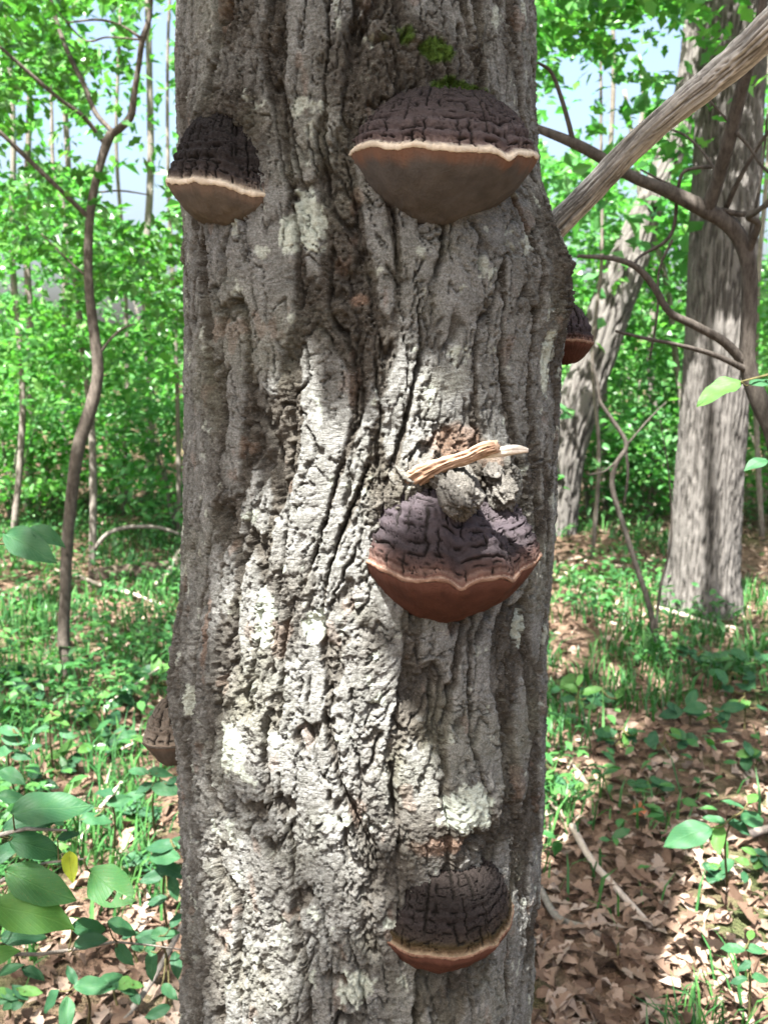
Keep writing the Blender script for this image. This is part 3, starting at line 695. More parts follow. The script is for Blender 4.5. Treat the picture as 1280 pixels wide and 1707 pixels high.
for i in range(16):
    a = i*2.399; zb = 4.2+2.6*(i/16.0); c0, r0 = trunk_cr(zb); L = rg.uniform(2.2, 3.8)
    e = np.array([c0+L*math.cos(a)*.95, TY+L*math.sin(a)*.95, zb+rg.uniform(1.2, 2.6)]); b0 = np.array([float(c0), TY, zb])
    mid = b0*.5+e*.5+np.array([0, 0, rg.uniform(.1, .4)])
    Vb, qb, tb0 = tube_data([(*b0, .06), (*mid, .035), (*e, .010)], 16, 7)
    obj('limb', mk_mesh('limb', under(oak, Vb), [qb, tb0]), M_far_bark, oak)

# ================================================================== OTHER TREES
def simple_tree(name, label, lines, mat, group=None, crown=None, leafmat=None, n=24, m=10, rough=.12, cat='tree'):
    """lines: list of (part name, rows(px,py,Y,width)); crown: (positions, sizes, template, spread)"""
    base = pxline([lines[0][1][0]])[0]
    t = thing(name, label, cat, base[:3], group)
    for j, (pn, rows) in enumerate(lines):
        w_ = pxline(rows); nn = max(8, int(n*len(rows)/4)); mm = m if j == 0 else max(5, int(m*.7))
        V, q, tr = tube_data(w_, nn, mm, rough_disp(rough, 2.5, 7, j+3))
        obj(pn, mk_mesh(pn, under(t, V), [q, tr]), mat, t)
    if crown is not None and len(crown[0]):
        P, sz, tp, sprd, rr = crown
        V, Fc, ti = leaf_cloud(P, sz, tp, rr, sprd)
        obj('crown', mk_mesh('crown', under(t, V), Fc, dict(tint=ti), False), leafmat, t)
    return t
def px_clumps(regions, rng):
    """regions: (px0,py0,px1,py1,Y0,Y1,n) -> clump centres"""
    out = []
    for (a, b, c, d, y0, y1, n) in regions:
        for _ in range(n):
            v = at(rng.uniform(a, c), rng.uniform(b, d), rng.uniform(y0, y1)); out.append(tuple(v))
    return np.array(out)
def ridged_trunk(parent, rows, n, m, seed, fu=14, fz=1.6, depth=.10, flare=0.0):
    w_ = pxline(rows) if len(rows[0]) == 4 and rows[0][0] > 5 or True else rows
    st = {}
    def d(a, s, r):
        cu = np.cos(a)*fu/6.28; su = np.sin(a)*fu/6.28
        aw = a*fu/6.28 + .5*perlin(s*4, a*3, seed+5)
        nn = perlin(aw+11, s*fz, seed) + .45*perlin(aw*2.2+3, s*fz*2.6, seed+1)
        f = 1-sst(0.05, .30, np.abs(nn)); st['p'] = 1-f
        return r*(-depth*f + .04*fbm(cu*6, su*6+s*18, 3, seed+2)) + r*flare*np.clip(1-s/.45, 0, 1)**2*(1+.35*np.cos(a*4+1))
    V, q, t = tube_data(w_, n, m, d)
    pl = np.concatenate([np.broadcast_to(st['p'], (n, m)).ravel(), [.5, .5]])
    return obj('trunk', mk_mesh('trunk', under(parent, V), [q, t], dict(plate=pl)), M_rtree, parent)

rg = np.random.default_rng(21)
# -- big straight oak on the right
rb = gP(1168, 1015)
YR = rb.y
big = thing('oak_tree', 'tall straight oak with narrow vertical bark ridges rising from the leaf litter', 'tree', rb)
ridged_trunk(big, [(1165, 1045, YR, 128), (1168, 1000, YR, 126), (1174, 900, YR, 116), (1184, 760, YR, 110), (1195, 600, YR, 108), (1205, 400, YR+.05, 106), (1214, 200, YR+.1, 104), (1226, 0, YR+.15, 103), (1250, -400, YR+.3, 96), (1280, -900, YR+.5, 80)], 430, 170, 31, 60, 2.6, .075, .14)
Pb = px_clumps([(900, -60, 1150, 250, 4.6, 6.6, 46), (900, -60, 1000, 120, 5.0, 6.5, 16), (1040, 0, 1100, 80, 4.2, 4.6, 5), (880, -200, 1400, -60, 4.8, 7, 14), (950, -900, 1700, -120, 3.0, 5.6, 50), (1000, -900, 1230, -150, 3.9, 4.9, 46)], rg)  # clumps above the frame are added to shade the ridged trunk
Pb = spot_keep(thin_gaps(clumps(Pb, 44, .19, .07, rg), rg, .16))
V, Fc, ti = leaf_cloud(Pb, rg.uniform(.07, .12, len(Pb)), T_OAK, rg, .6)
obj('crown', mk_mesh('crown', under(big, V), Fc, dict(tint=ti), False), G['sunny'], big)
# -- leaning trunk
lb = gP(938, 888); YL = lb.y
lean = thing('leaning_tree', 'thick crooked tree leaning away behind the bracket-covered oak', 'tree', lb)
ridged_trunk(lean, [(934, 905, YL, 50), (938, 860, YL, 50), (944, 760, YL, 62), (962, 680, YL, 70), (986, 610, YL+.05, 68), (1015, 520, YL+.1, 70), (1045, 440, YL+.15, 66), (1082, 340, YL+.2, 46), (1122, 240, YL+.3, 42), (1150, 120, YL+.4, 38), (1165, -80, YL+.5, 32)], 200, 80, 44, 26, 2.0, .16, .1)
Pb = px_clumps([(920, 250, 1160, 480, YL+.3, YL+2, 30), (960, 450, 1140, 640, YL+.3, YL+2, 18), (1090, 200, 1300, 480, YL+.3, YL+2, 28), (1230, 450, 1330, 700, YL-.5, YL+1.2, 16)], rg)
Pb = thin_gaps(clumps(Pb, 46, .26, .09, rg), rg)
V, Fc, ti = leaf_cloud(Pb, rg.uniform(.09, .14, len(Pb)), T_OAK, rg, .6)
obj('crown', mk_mesh('crown', under(lean, V), Fc, dict(tint=ti), False), G['sunny'], lean)
# -- near bare sapling with the dark forking branches
d0 = [(1335, 1010, 2.2, 40), (1318, 860, 2.2, 36), (1292, 730, 2.2, 34), (1268, 675, 2.2, 31), (1246, 610, 2.2, 27), (1248, 520, 2.2, 25), (1247, 440, 2.2, 25), (1222, 382, 2.2, 26), (1172, 348, 2.2, 26), (1110, 318, 2.2, 21), (1050, 293, 2.2, 18), (1000, 262, 2.2, 18), (950, 236, 2.2, 16), (900, 216, 2.25, 13), (850, 200, 2.3, 9)]
g0 = gP(1348, 1500); 
d0 = [(1358, 1730, 2.2, 54), (1352, 1330, 2.2, 46)]+d0
simple_tree('bare_sapling', 'bare dark sapling with forked crooked branches crossing beside the dead limb', [
    ('trunk', d0),
    ('branch', [(1176, 352, 2.2, 24), (1192, 310, 2.17, 22), (1208, 255, 2.13, 22), (1222, 200, 2.1, 21), (1240, 130, 2.06, 20), (1258, 70, 2.03, 17), (1275, -30, 2.0, 14), (1300, -200, 1.95, 8)]),
    ('branch', [(1240, 606, 2.2, 17), (1205, 570, 2.18, 16), (1155, 541, 2.16, 14), (1115, 520, 2.15, 13), (1090, 480, 2.14, 12), (1062, 447, 2.13, 11), (1020, 431, 2.12, 8), (962, 427, 2.12, 6)]),
    ('branch', [(1246, 618, 2.2, 12), (1190, 592, 2.15, 9), (1130, 575, 2.1, 7), (1075, 564, 2.06, 6), (1026, 552, 2.03, 5)]),
    ('branch', [(1244, 425, 2.2, 14), (1256, 395, 2.17, 13), (1262, 372, 2.15, 12), (1246, 362, 2.13, 11), (1262, 352, 2.1, 8), (1295, 320, 2.08, 6)]),
    ('twig', [(955, 238, 2.2, 9), (947, 205, 2.19, 8), (934, 160, 2.18, 7), (918, 120, 2.17, 6), (896, 104, 2.15, 4)]),
    ('twig', [(1200, 350, 2.2, 9), (1240, 357, 2.18, 9), (1285, 340, 2.16, 6)]),
    ('twig', [(1210, 345, 2.2, 9), (1228, 305, 2.17, 8), (1256, 255, 2.14, 6), (1290, 205, 2.1, 5)]),
    ('twig', [(1192, 284, 2.17, 5), (1168, 250, 2.2, 4), (1140, 225, 2.22, 4), (1112, 214, 2.25, 3)]),
    ('twig', [(1226, 220, 2.1, 7), (1248, 245, 2.1, 5), (1268, 275, 2.1, 5), (1295, 300, 2.1, 4)]),
    ('twig', [(1215, 205, 2.1, 5), (1200, 188, 2.1, 4), (1182, 168, 2.1, 4)]),
    ('twig', [(1170, 345, 2.2, 7), (1140, 320, 2.22, 5), (1100, 300, 2.24, 4), (1066, 282, 2.25, 3)]),
    ('twig', [(1240, 430, 2.2, 6), (1262, 330, 2.18, 5), (1272, 260, 2.16, 4), (1278, 190, 2.12, 3)]),
    ('twig', [(1195, 278, 2.2, 6), (1160, 280, 2.2, 6), (1136, 290, 2.2, 6), (1128, 330, 2.22, 6), (1122, 380, 2.24, 6), (1105, 405, 2.25, 6), (1070, 425, 2.27, 5), (1055, 440, 2.2, 5)]),
    ('twig', [(1120, 400, 2.24, 5), (1098, 450, 2.24, 4), (1095, 520, 2.24, 4), (1082, 600, 2.25, 3)]),
], M_twig_dark, n=26, m=10)
# -- thin twisted sapling further back on the right
tb = gP(1090, 1090)
simple_tree('twisted_sapling', 'thin dark sapling with twisting stem standing before the ridged oak', [
    ('trunk', [(1094, 1095, tb.y, 11), (1084, 1020, tb.y, 10), (1062, 950, tb.y, 9), (1040, 880, tb.y, 9), (1020, 812, tb.y, 9), (1027, 772, tb.y, 8), (1044, 742, tb.y, 8), (1020, 700, tb.y, 7), (1000, 670, tb.y, 6), (996, 640, tb.y, 5), (985, 600, tb.y, 4)]),
    ('branch', [(1042, 745, tb.y, 6), (1046, 790, tb.y, 5), (1040, 840, tb.y, 4)]),
    ('branch', [(1032, 765, tb.y, 5), (1008, 785, tb.y, 4), (980, 792, tb.y, 3)]),
    ('branch', [(1092, 1060, tb.y, 6), (1100, 980, tb.y, 5), (1118, 900, tb.y, 4), (1115, 800, tb.y, 3), (1100, 700, tb.y, 2)]),
    ('branch', [(1046, 740, tb.y, 4), (1080, 700, tb.y, 3), (1110, 670, tb.y, 2)]),
], M_twig_dark, n=22, m=8)
sb = gP(1150, 860)
simple_tree('slender_tree', 'slender grey stem glimpsed between the leaning tree and the ridged oak', [
    ('trunk', [(1158, 870, sb.y, 13), (1142, 720, sb.y, 12), (1126, 600, sb.y, 11), (1112, 480, sb.y, 10), (1085, 380, sb.y, 9), (1066, 300, sb.y, 8), (1040, 150, sb.y, 6)])], M_twig_grey, n=20, m=8)
# -- left sapling
b1 = gP(118, 1132); Y1 = b1.y
Pb = px_clumps([(-40, -40, 330, 190, Y1-.3, Y1+1.7, 52), (-40, 160, 120, 420, Y1+.1, Y1+1.6, 26), (120, 330, 330, 560, Y1+.1, Y1+1.8, 24), (240, 150, 330, 330, Y1-.5, Y1+1, 8), (-200, -200, 330, -40, Y1-.8, Y1+1.4, 14)], rg)
Pb = spot_keep(thin_gaps(clumps(Pb, 36, .17, .06, rg), rg, .12))
simple_tree('maple_sapling', 'leafy young tree with bent mottled stem forking into three dark branches', [
    ('trunk', [(120, 1150, Y1, 24), (114, 1110, Y1, 22), (107, 1070, Y1, 21), (109, 1000, Y1, 19), (112, 920, Y1, 20), (118, 850, Y1, 20), (124, 790, Y1, 21), (134, 735, Y1, 22), (152, 680, Y1, 22), (164, 620, Y1, 19), (158, 560, Y1, 18), (149, 480, Y1, 15), (148, 400, Y1, 14), (153, 340, Y1, 14), (166, 280, Y1, 13), (178, 240, Y1, 15), (186, 222, Y1, 15)]),
    ('branch', [(184, 226, Y1, 13), (205, 210, Y1-.02, 13), (219, 192, Y1-.04, 12), (225, 150, Y1-.06, 10), (233, 100, Y1-.08, 9), (238, 66, Y1-.1, 10), (249, 30, Y1-.1, 8), (252, -20, Y1-.1, 7), (250, -120, Y1-.1, 5)]),
    ('branch', [(188, 220, Y1, 8), (160, 188, Y1+.02, 8), (140, 140, Y1+.05, 8), (118, 96, Y1+.08, 8), (98, 45, Y1+.1, 7), (80, -20, Y1+.1, 6)]),
    ('branch', [(174, 238, Y1, 7), (140, 195, Y1-.05, 7), (100, 165, Y1-.1, 6), (50, 122, Y1-.15, 6), (0, 78, Y1-.2, 5), (-60, 30, Y1-.2, 4)]),
    ('branch', [(148, 362, Y1, 9), (120, 335, Y1-.05, 8), (90, 306, Y1-.1, 8), (40, 258, Y1-.15, 8), (0, 220, Y1-.2, 7), (-60, 170, Y1-.25, 5)]),
    ('twig', [(236, 64, Y1-.1, 5), (205, 44, Y1-.1, 4), (165, 33, Y1-.05, 4), (110, 38, Y1, 3)]),
    ('twig', [(234, 66, Y1-.1, 4), (180, 62, Y1-.1, 3), (140, 66, Y1, 3), (90, 10, Y1, 2)]),
    ('twig', [(166, 590, Y1, 5), (185, 565, Y1, 4), (205, 548, Y1, 4), (225, 540, Y1, 3)]),
    ('twig', [(146, 462, Y1, 4), (110, 430, Y1, 3), (70, 390, Y1, 3)]),
    ('twig', [(155, 322, Y1, 3), (200, 318, Y1, 3), (250, 325, Y1, 2)]),
], M_sap, None, (Pb, rg.uniform(.055, .09, len(Pb)), T_OAK, .65, rg), G['near'], n=30, m=12)
b2 = gP(153, 945); Y2 = b2.y
Pb = px_clumps([(20, 150, 160, 480, Y2-.8, Y2+1.2, 24), (60, 400, 300, 620, Y2-1, Y2+1.5, 40), (-60, 380, 140, 620, Y2-1, Y2+1.5, 24)], rg)
Pb = thin_gaps(clumps(Pb, 46, .26, .08, rg), rg)
simple_tree('slim_sapling', 'slim dark sapling partly hidden behind the bent young tree', [
    ('trunk', [(154, 955, Y2, 13), (156, 850, Y2, 13), (155, 750, Y2, 12), (150, 670, Y2, 12), (139, 590, Y2, 11), (132, 520, Y2, 10), (124, 450, Y2, 9), (113, 390, Y2, 9), (104, 335, Y2, 8), (92, 300, Y2, 7), (88, 260, Y2, 6), (87, 190, Y2, 5), (84, 100, Y2, 3)]),
    ('branch', [(158, 915, Y2, 8), (180, 890, Y2, 8), (215, 879, Y2, 8), (262, 879, Y2, 7), (300, 890, Y2, 5)]),
    ('twig', [(146, 470, Y2-.3, 4), (120, 440, Y2, 3), (70, 400, Y2, 3)]),
], M_twig_grey, None, (Pb, rg.uniform(.08, .12, len(Pb)), T_OAK, .6, rg), G['sunny'], n=24, m=9)
# -- more trees behind
BG = [(22, 905, 12, 'pale'), (300, 900, 9, 'dark'), (205, 860, 8, 'dark'), (48, 850, 15, 'dark'), (985, 930, 8, 'dark'), (1270, 900, 10, 'pale'), (1010, 850, 13, 'dark'), (250, 830, 16, 'pale'), (-60, 880, 14, 'dark'), (1345, 860, 18, 'dark'), (110, 820, 14, 'pale'), (1090, 815, 16, 'pale')]
for i, (px, py, wd, kd) in enumerate(BG):
    b = gP(px, py); Y = b.y; lean_ = rg.uniform(-30, 30)
    top = 600-1640*(rg.uniform(5, 8)-1.5)/Y
    cen = at(px+lean_*.7, 0.5*(top+520), Y)
    hz = 1.1+.05*Y
    cl = rg.normal(0, 1, (34, 3))*np.array([.85*hz, .8*hz, 1.25])+np.array([cen.x, Y, max(cen.z, 2.6)])
    cl = cl[(cl[:, 2] > .9) & (cl[:, 1] > 5.2)]
    Pb = in_view(thin_gaps(clumps(cl, 44, .32, .10, rg), rg))
    simple_tree('background_tree', 'thin %s-barked tree far back among the sunlit green undergrowth' % kd, [
        ('trunk', [(px, py+8, Y, wd)]+[(px+lean_*f**1.5+rg.normal(0, 7), py*(1-f)+top*f, Y, wd*(1-.6*f)) for f in (.15, .3, .45, .6, .75, .9, 1.0)])], M_twig_grey if kd == 'pale' else M_far_bark,
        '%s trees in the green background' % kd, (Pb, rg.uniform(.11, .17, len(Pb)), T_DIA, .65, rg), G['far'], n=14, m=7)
# -- shrubs of the understory
SH = [(40, 790, 1.7), (150, 760, 1.9), (250, 800, 1.7), (290, 880, 1.1), (20, 880, 1.0), (210, 850, 1.2), (980, 870, 1.1), (1040, 830, 1.5), (1000, 790, 1.8), (1110, 830, 1.6), (1262, 870, 1.3), (1285, 830, 1.7), (1080, 870, .8), (-60, 840, 1.6), (90, 850, 1.0), (1360, 850, 1.6), (950, 800, 1.6), (270, 760, 2.2), (60, 745, 2.4), (1255, 780, 2.2), (1060, 770, 2.4)]
for i, (px, py, hgt) in enumerate(SH):
    b = gP(px, py); t = thing('understory_shrub', 'leafy green understory shrub in the sunlit background thicket', 'shrub', b, 'shrubs of the background thicket')
    st = []
    for k in range(6):
        a = rg.uniform(0, 6.28); r = rg.uniform(.2, .7)*hgt*.5
        st.append(tube_data([(b.x, b.y, b.z-.03, .012), (b.x+r*.4*math.cos(a), b.y+r*.4*math.sin(a), b.z+hgt*.5, .009), (b.x+r*math.cos(a), b.y+r*math.sin(a), b.z+hgt*rg.uniform(.8, 1), .004)], 8, 5))
    for Vs, qs, ts in st: obj('stem', mk_mesh('stem', under(t, Vs), [qs, ts]), M_twig_grey, t)
    n = 26; cl = rg.normal(0, 1, (n, 3))*np.array([.42*hgt, .36*hgt, .1]); cl[:, 2] = rg.uniform(.22, 1.05, n)*hgt
    cl += np.array(b); P = clumps(cl, 46, .17, .06, rg); P = P[P[:, 2] > gz(P[:, 0], P[:, 1])+.05]
    V, Fc, ti = leaf_cloud(P, rg.uniform(.07, .12, len(P)), T_OVAL if py > 840 else T_DIA, rg, .5)
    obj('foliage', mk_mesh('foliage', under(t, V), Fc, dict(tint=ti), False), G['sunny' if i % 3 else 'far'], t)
# -- the far wood, one mass
n = 640
cl = np.column_stack([rg.uniform(-16, 16, n), rg.uniform(16, 34, n), rg.random(n)**1.7*9.5])
cl[:, 0] *= cl[:, 1]/22.0; cl[:, 2] += gz(cl[:, 0], cl[:, 1])
P = in_view(thin_gaps(clumps(cl, 70, .75, .22, rg), rg, .05), 420)
V, Fc, ti = leaf_cloud(P, rg.uniform(.20, .34, len(P)), T_DIA, rg, .65)
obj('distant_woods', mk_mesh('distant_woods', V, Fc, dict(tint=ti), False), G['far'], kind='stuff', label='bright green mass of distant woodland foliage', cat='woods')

# ================================================================== FOREST FLOOR
M_dead = [mat_dead_leaf('dead_leaf_tan', [(0, (.145, .096, .066)), (.5, (.25, .176, .128)), (1, (.38, .288, .222))]),
          mat_dead_leaf('dead_leaf_brown', [(0, (.06, .038, .026)), (.5, (.12, .079, .055)), (1, (.19, .13, .094))]),
          mat_dead_leaf('dead_leaf_pale', [(0, (.26, .20, .155)), (.5, (.34, .27, .215)), (1, (.42, .35, .29))]),
          mat_dead_leaf('dead_leaf_orange', [(0, (.50, .15, .06)), (.5, (.55, .18, .08)), (1, (.60, .24, .10))])]
rg = np.random.default_rng(77)
n = 24000
yy = 1.0+13*rg.random(n)**1.5; xx = rg.uniform(-.58, .58, n)*(yy+.6)
dens = fbm(xx*.9+4, yy*.7, 3, 301); near_oak = np.hypot(xx, yy-TY) < .33
right = xx > -.1
keep = ~near_oak & (rg.random(n) < np.where(right, sst(-.75, .05, dens+.35), sst(-.2, .5, dens)+.22))
xx, yy = xx[keep], yy[keep]
P = np.column_stack([xx, yy, gz(xx, yy)+.008+.02*rg.random(len(xx))])
kk = len(P)//2
Va, Fa, ta = leaf_cloud(P[:kk], rg.uniform(.045, .09, kk), templ(OAK, .6, .35), rg, .34)
Vb_, Fb_, tb_ = leaf_cloud(P[kk:], rg.uniform(.03, .08, len(P)-kk), templ(mirror_outline([(0, 0), (.2, .13), (.45, .24), (.75, .17), (1, 0)]), .9, .5), rg, .5)
V = np.vstack([Va, Vb_]); Fc = [Fa, Fb_+len(Va)]; ti = np.concatenate([ta, tb_])
litter_me = mk_mesh('leaf_litter', V, Fc, dict(tint=ti), False)
obj('leaf_litter', litter_me, M_dead[0], kind='stuff', label='carpet of dry tan and brown fallen leaves on the forest floor', cat='leaf litter')
litter_me.materials.append(M_dead[1]); litter_me.materials.append(M_dead[2])
litter_me.polygons.foreach_set('material_index', rg.choice([0, 0, 0, 1, 1, 2], len(litter_me.polygons)).astype(np.int32))
def dead_leaf_mesh(k):
    r = np.random.default_rng(500+k)
    ol = LOBED.copy(); ol[:, 1] *= r.uniform(.85, 1.25)*(1+.25*r.normal(0, 1, len(ol))); ol[:, 0] += r.normal(0, .018, len(ol))
    ctr = np.column_stack([np.linspace(.05, .95, 6), np.zeros(6)])
    P2 = np.vstack([ol, ctr]); cu = r.uniform(.4, 1.3); 
    z = cu*np.abs(P2[:, 1])**1.2 + .25*r.uniform(-1, 1)*(P2[:, 0]-.5)**2 + .05*fbm(P2[:, 0]*4, P2[:, 1]*5, 2, 600+k)
    no = len(ol); F3 = []
    cidx = lambda x: no+int(np.clip(round((x-.05)/.18), 0, 5))
    for i in range(no):
        j = (i+1) % no; a, b_ = cidx(ol[i, 0]), cidx(ol[j, 0])
        F3.append((i, j, b_))
        if a != b_: F3.append((i, b_, a))
    V3 = np.column_stack([P2[:, 0]-.5, P2[:, 1], z-z.min()*.3])
    return V3, np.array(F3), r.random()
DL = []
for k in range(12):
    V3, F3, tn = dead_leaf_mesh(k); mi = [0, 0, 1, 0, 2, 1, 0, 0, 2, 1, 0, 0][k]
    me = mk_mesh('dead_leaf', V3, F3, dict(tint=np.full(len(V3), tn)), True); me.materials.append(M_dead[mi]); DL.append((me, mi))
LBL = {0: ('dry tan lobed oak leaf lying on the forest floor', 'tan fallen leaves'), 1: ('dark brown curled oak leaf lying on the forest floor', 'dark brown fallen leaves'), 2: ('pale bleached oak leaf lying on the forest floor', 'pale fallen leaves')}
cnt = 0
while cnt < 290:
    if rg.random() < .64: px = rg.uniform(895, 1320)
    else: px = rg.uniform(-40, 310)
    py = 1190+560*rg.random()**.8
    p = gP(px, py)
    if math.hypot(p.x, p.y-TY) < .36: continue
    me, mi = DL[rg.integers(0, 12)]
    o = obj('dead_leaf', me, None, None, p+Vector((0, 0, .018+.018*rg.random())), LBL[mi][0], 'leaf', LBL[mi][1])
    s = rg.uniform(.045, .09); o.scale = (s, s*rg.uniform(.6, 1.1), s*rg.uniform(.5, 1.6)); o.rotation_euler = (rg.normal(0, .32), rg.normal(0, .32), rg.uniform(0, 6.28)); cnt += 1
V3, F3, tn = dead_leaf_mesh(40); me = mk_mesh('dead_leaf', V3, F3, dict(tint=np.full(len(V3), .5)), True); me.materials.append(M_dead[3])
o = obj('dead_leaf', me, None, None, gP(1062, 1372, .04), 'bright orange-red fallen leaf standing out from the tan litter', 'leaf'); o.scale = (.1, .1, .1); o.rotation_euler = (.75, .2, .9)

# grass and small ground cover: nobody could count the blades
n = 60000
yy = 1.9+8.5*rg.random(n)**1.1; xx = rg.uniform(-.56, .56, n)*(yy+.4)
dn = fbm(xx*1.1+9, yy*.9+3, 3, 310); dn2 = fbm(xx*4, yy*4, 2, 311)
pr = np.where(xx < 0, sst(-.25, .4, dn+.28*np.clip((yy-3)/2, -1, 1))*1.0, sst(-.1, .4, dn+.55*np.exp(-((yy-4.8)/1.2)**2)-.15))
k = (rg.random(n) < pr*sst(-.4, .3, dn2)) & (np.hypot(xx, yy-TY) > .35); xx, yy = xx[k], yy[k]; n = len(xx)
a = rg.uniform(0, 6.28, n); hb_ = rg.uniform(.05, .16, n); bd = rg.uniform(.3, 1.1, n)*hb_; wv = rg.uniform(.0015, .0032, n)*(1+yy*.25)
b0 = np.column_stack([xx, yy, gz(xx, yy)]); dr = np.column_stack([np.cos(a), np.sin(a), 0*a]); sd_ = np.column_stack([-np.sin(a), np.cos(a), 0*a])
zz = np.array([0, 0, 1.0])
mid = b0+dr*(bd*.35)[:, None]+zz*(hb_*.7)[:, None]; tip = b0+dr*bd[:, None]+zz*(hb_*rg.uniform(.75, 1.1, n))[:, None]
V = np.stack([b0-sd_*wv[:, None], b0+sd_*wv[:, None], mid+sd_*(wv*.8)[:, None], mid-sd_*(wv*.8)[:, None], tip], 1).reshape(-1, 3)
i5 = np.arange(n)[:, None]*5
obj('grass', mk_mesh('grass', V, [i5+np.array([[0, 1, 2, 3]]), i5+np.array([[3, 2, 4]])], dict(tint=np.repeat(rg.random(n), 5)), False), G['herb'], kind='stuff', label='thin green grass and sedge growing through the leaf litter', cat='grass')
n = 9000
yy = 2.6+9*rg.random(n)**1.2; xx = rg.uniform(-.56, .56, n)*(yy+.4)
dn = fbm(xx*1.0-4, yy*.8+7, 3, 320)
k = rg.random(n) < np.where(xx < 0, sst(-.35, .35, dn)+.1, sst(.12, .5, dn+.12*np.clip((yy-3.5), -1, 1))); xx, yy = xx[k], yy[k]
P0 = np.column_stack([xx, yy, gz(xx, yy)+rg.uniform(.05, .22, len(xx))])
P = clumps(P0, 3, .05, .015, rg); P = P[(np.hypot(P[:, 0], P[:, 1]-TY) > .45) & ~((P[:, 0] > 0) & (P[:, 1] < 3.9) & (rg.random(len(P)) < .8))]
V, Fc, ti = leaf_cloud(P, rg.uniform(.035, .075, len(P)), T_OVAL, rg, .30)
obj('ground_cover', mk_mesh('ground_cover', V, Fc, dict(tint=ti), False), G['herb'], kind='stuff', label='low green seedlings and herbs covering the forest floor', cat='ground cover')

# ---- sticks and logs
def stick(name, label, rows, mat, cat='stick', ground_=True, n=24, m=9, rough=.2):
    pts = []
    for (px, py, wd, lift) in rows:
        p = gP(px, py); r = .5*wd*p.y/F_PX; pts.append((p.x, p.y, p.z+lift+r*.6, r))
    b = pts[0][:3]; t = thing(name, label, cat, b)
    V, q, tr = tube_data(pts, n, m, rough_disp(rough, 2, 12, len(label)))
    g = np.clip(.5+.9*fbm(np.arange(len(V))*.37, np.zeros(len(V)), 2, 9), 0, 1)
    obj('shaft', mk_mesh('shaft', under(t, V), [q, tr], dict(grain=g)), mat, t)
    return t
M_stick = mat_wood('bleached_stick', (.26, .21, .17), (.48, .41, .34))
M_rot = mat_bark('rotting_log_bark', (.03, .022, .016), (.11, .085, .065), 40, 1, .01)
stick('fallen_stick', 'pale bleached straight stick lying across the sunlit leaf litter', [(952, 1398, 12, .03), (985, 1450, 13, .03), (1030, 1500, 12, .02), (1085, 1552, 9, .01)], M_stick)
stick('fallen_branch', 'grey lichen-flecked branch lying at the foot of the oak', [(898, 1488, 13, .01), (930, 1535, 14, .01), (990, 1562, 14, .01), (1060, 1600, 10, .0)], M_twig_grey, 'branch')
stick('fallen_stick', 'thin pale crooked stick lying before the ridged oak', [(1092, 1018, 7, .02), (1150, 1032, 8, .02), (1190, 1046, 7, .02), (1235, 1052, 5, .01)], M_stick)
stick('fallen_log', 'dark rotting log half buried in the green undergrowth', [(150, 968, 26, .0), (200, 966, 30, .0), (250, 962, 30, .0), (320, 955, 28, .0)], M_rot, 'log', m=16)
stick('fallen_log', 'short dark log lying in the thicket behind the twisted sapling', [(1075, 795, 18, .0), (1100, 790, 20, .0), (1125, 788, 18, .0)], M_rot, 'log', m=14)
stick('fallen_stick', 'long thin grey stick lying in the grass beside the bent young tree', [(125, 968, 7, .03), (165, 985, 7, .03), (225, 1000, 7, .02), (290, 1018, 5, .01)], M_stick)
stick('fallen_branch', 'tan curved root-like branch behind the oak trunk', [(252, 985, 8, .0), (280, 968, 12, .03), (300, 945, 16, .06), (325, 925, 16, .1)], M_stick, 'branch')
stick('fallen_stick', 'straight pale stick propped among the leafy seedlings', [(135, 1420, 10, .03), (165, 1385, 9, .06), (205, 1345, 7, .08)], M_stick)
stick('fallen_stick', 'thin pale twig lying beside the low side fungus', [(205, 1272, 5, .05), (235, 1258, 5, .06), (252, 1245, 4, .08)], M_stick)
stick('fallen_stick', 'thin pale twig standing out of green herbs by the trunk', [(185, 1195, 5, .05), (235, 1172, 5, .08), (275, 1148, 4, .1)], M_stick)
stick('fallen_stick', 'dark crooked twig leaning up against the base of the oak', [(200, 1720, 12, .02), (255, 1665, 11, .05), (310, 1610, 10, .12)], M_twig_grey)
stick('fallen_stick', 'short pale stick beside the broad-leaved seedling on the litter', [(1245, 1412, 14, .02), (1270, 1404, 14, .02), (1310, 1395, 12, .02)], M_stick)

# ---- broad-leaved seedlings and shrubs: every leaf a part of its own
def leaf_mesh(W=.46, droop=.25, fold=.25, seed=0, holes=(), tipx=.85):
    nx, ny = 13, 7; r = np.random.default_rng(900+seed)
    x = np.linspace(0, 1, nx)[:, None]; y = np.linspace(-1, 1, ny)[None, :]
    hw = .5*W*(np.sin(math.pi*np.clip(x, 0, 1)**tipx)**.8)*(1+.05*np.sin(x*60)*(x > .1))
    X = x-.5+0*y; Y = y*hw+.04*np.sin(x*3+seed)
    Z = fold*np.abs(y)*hw - droop*(x**2) + .05*W*np.sin(x*9+seed*2+y*2) + .03*fbm(x*3+seed, y*2, 2, seed)
    Fq = grid_faces(nx, ny)
    if holes: Fq = np.array([f for i, f in enumerate(Fq) if i not in holes])
    lx = np.repeat(x, ny, 1); ly = np.repeat(y, nx, 0)*hw/W*2
    return mk_mesh('leaf', np.stack([X, Y, Z], -1).reshape(-1, 3), Fq, dict(lx=lx, ly=ly, tint=lx*0+.5))
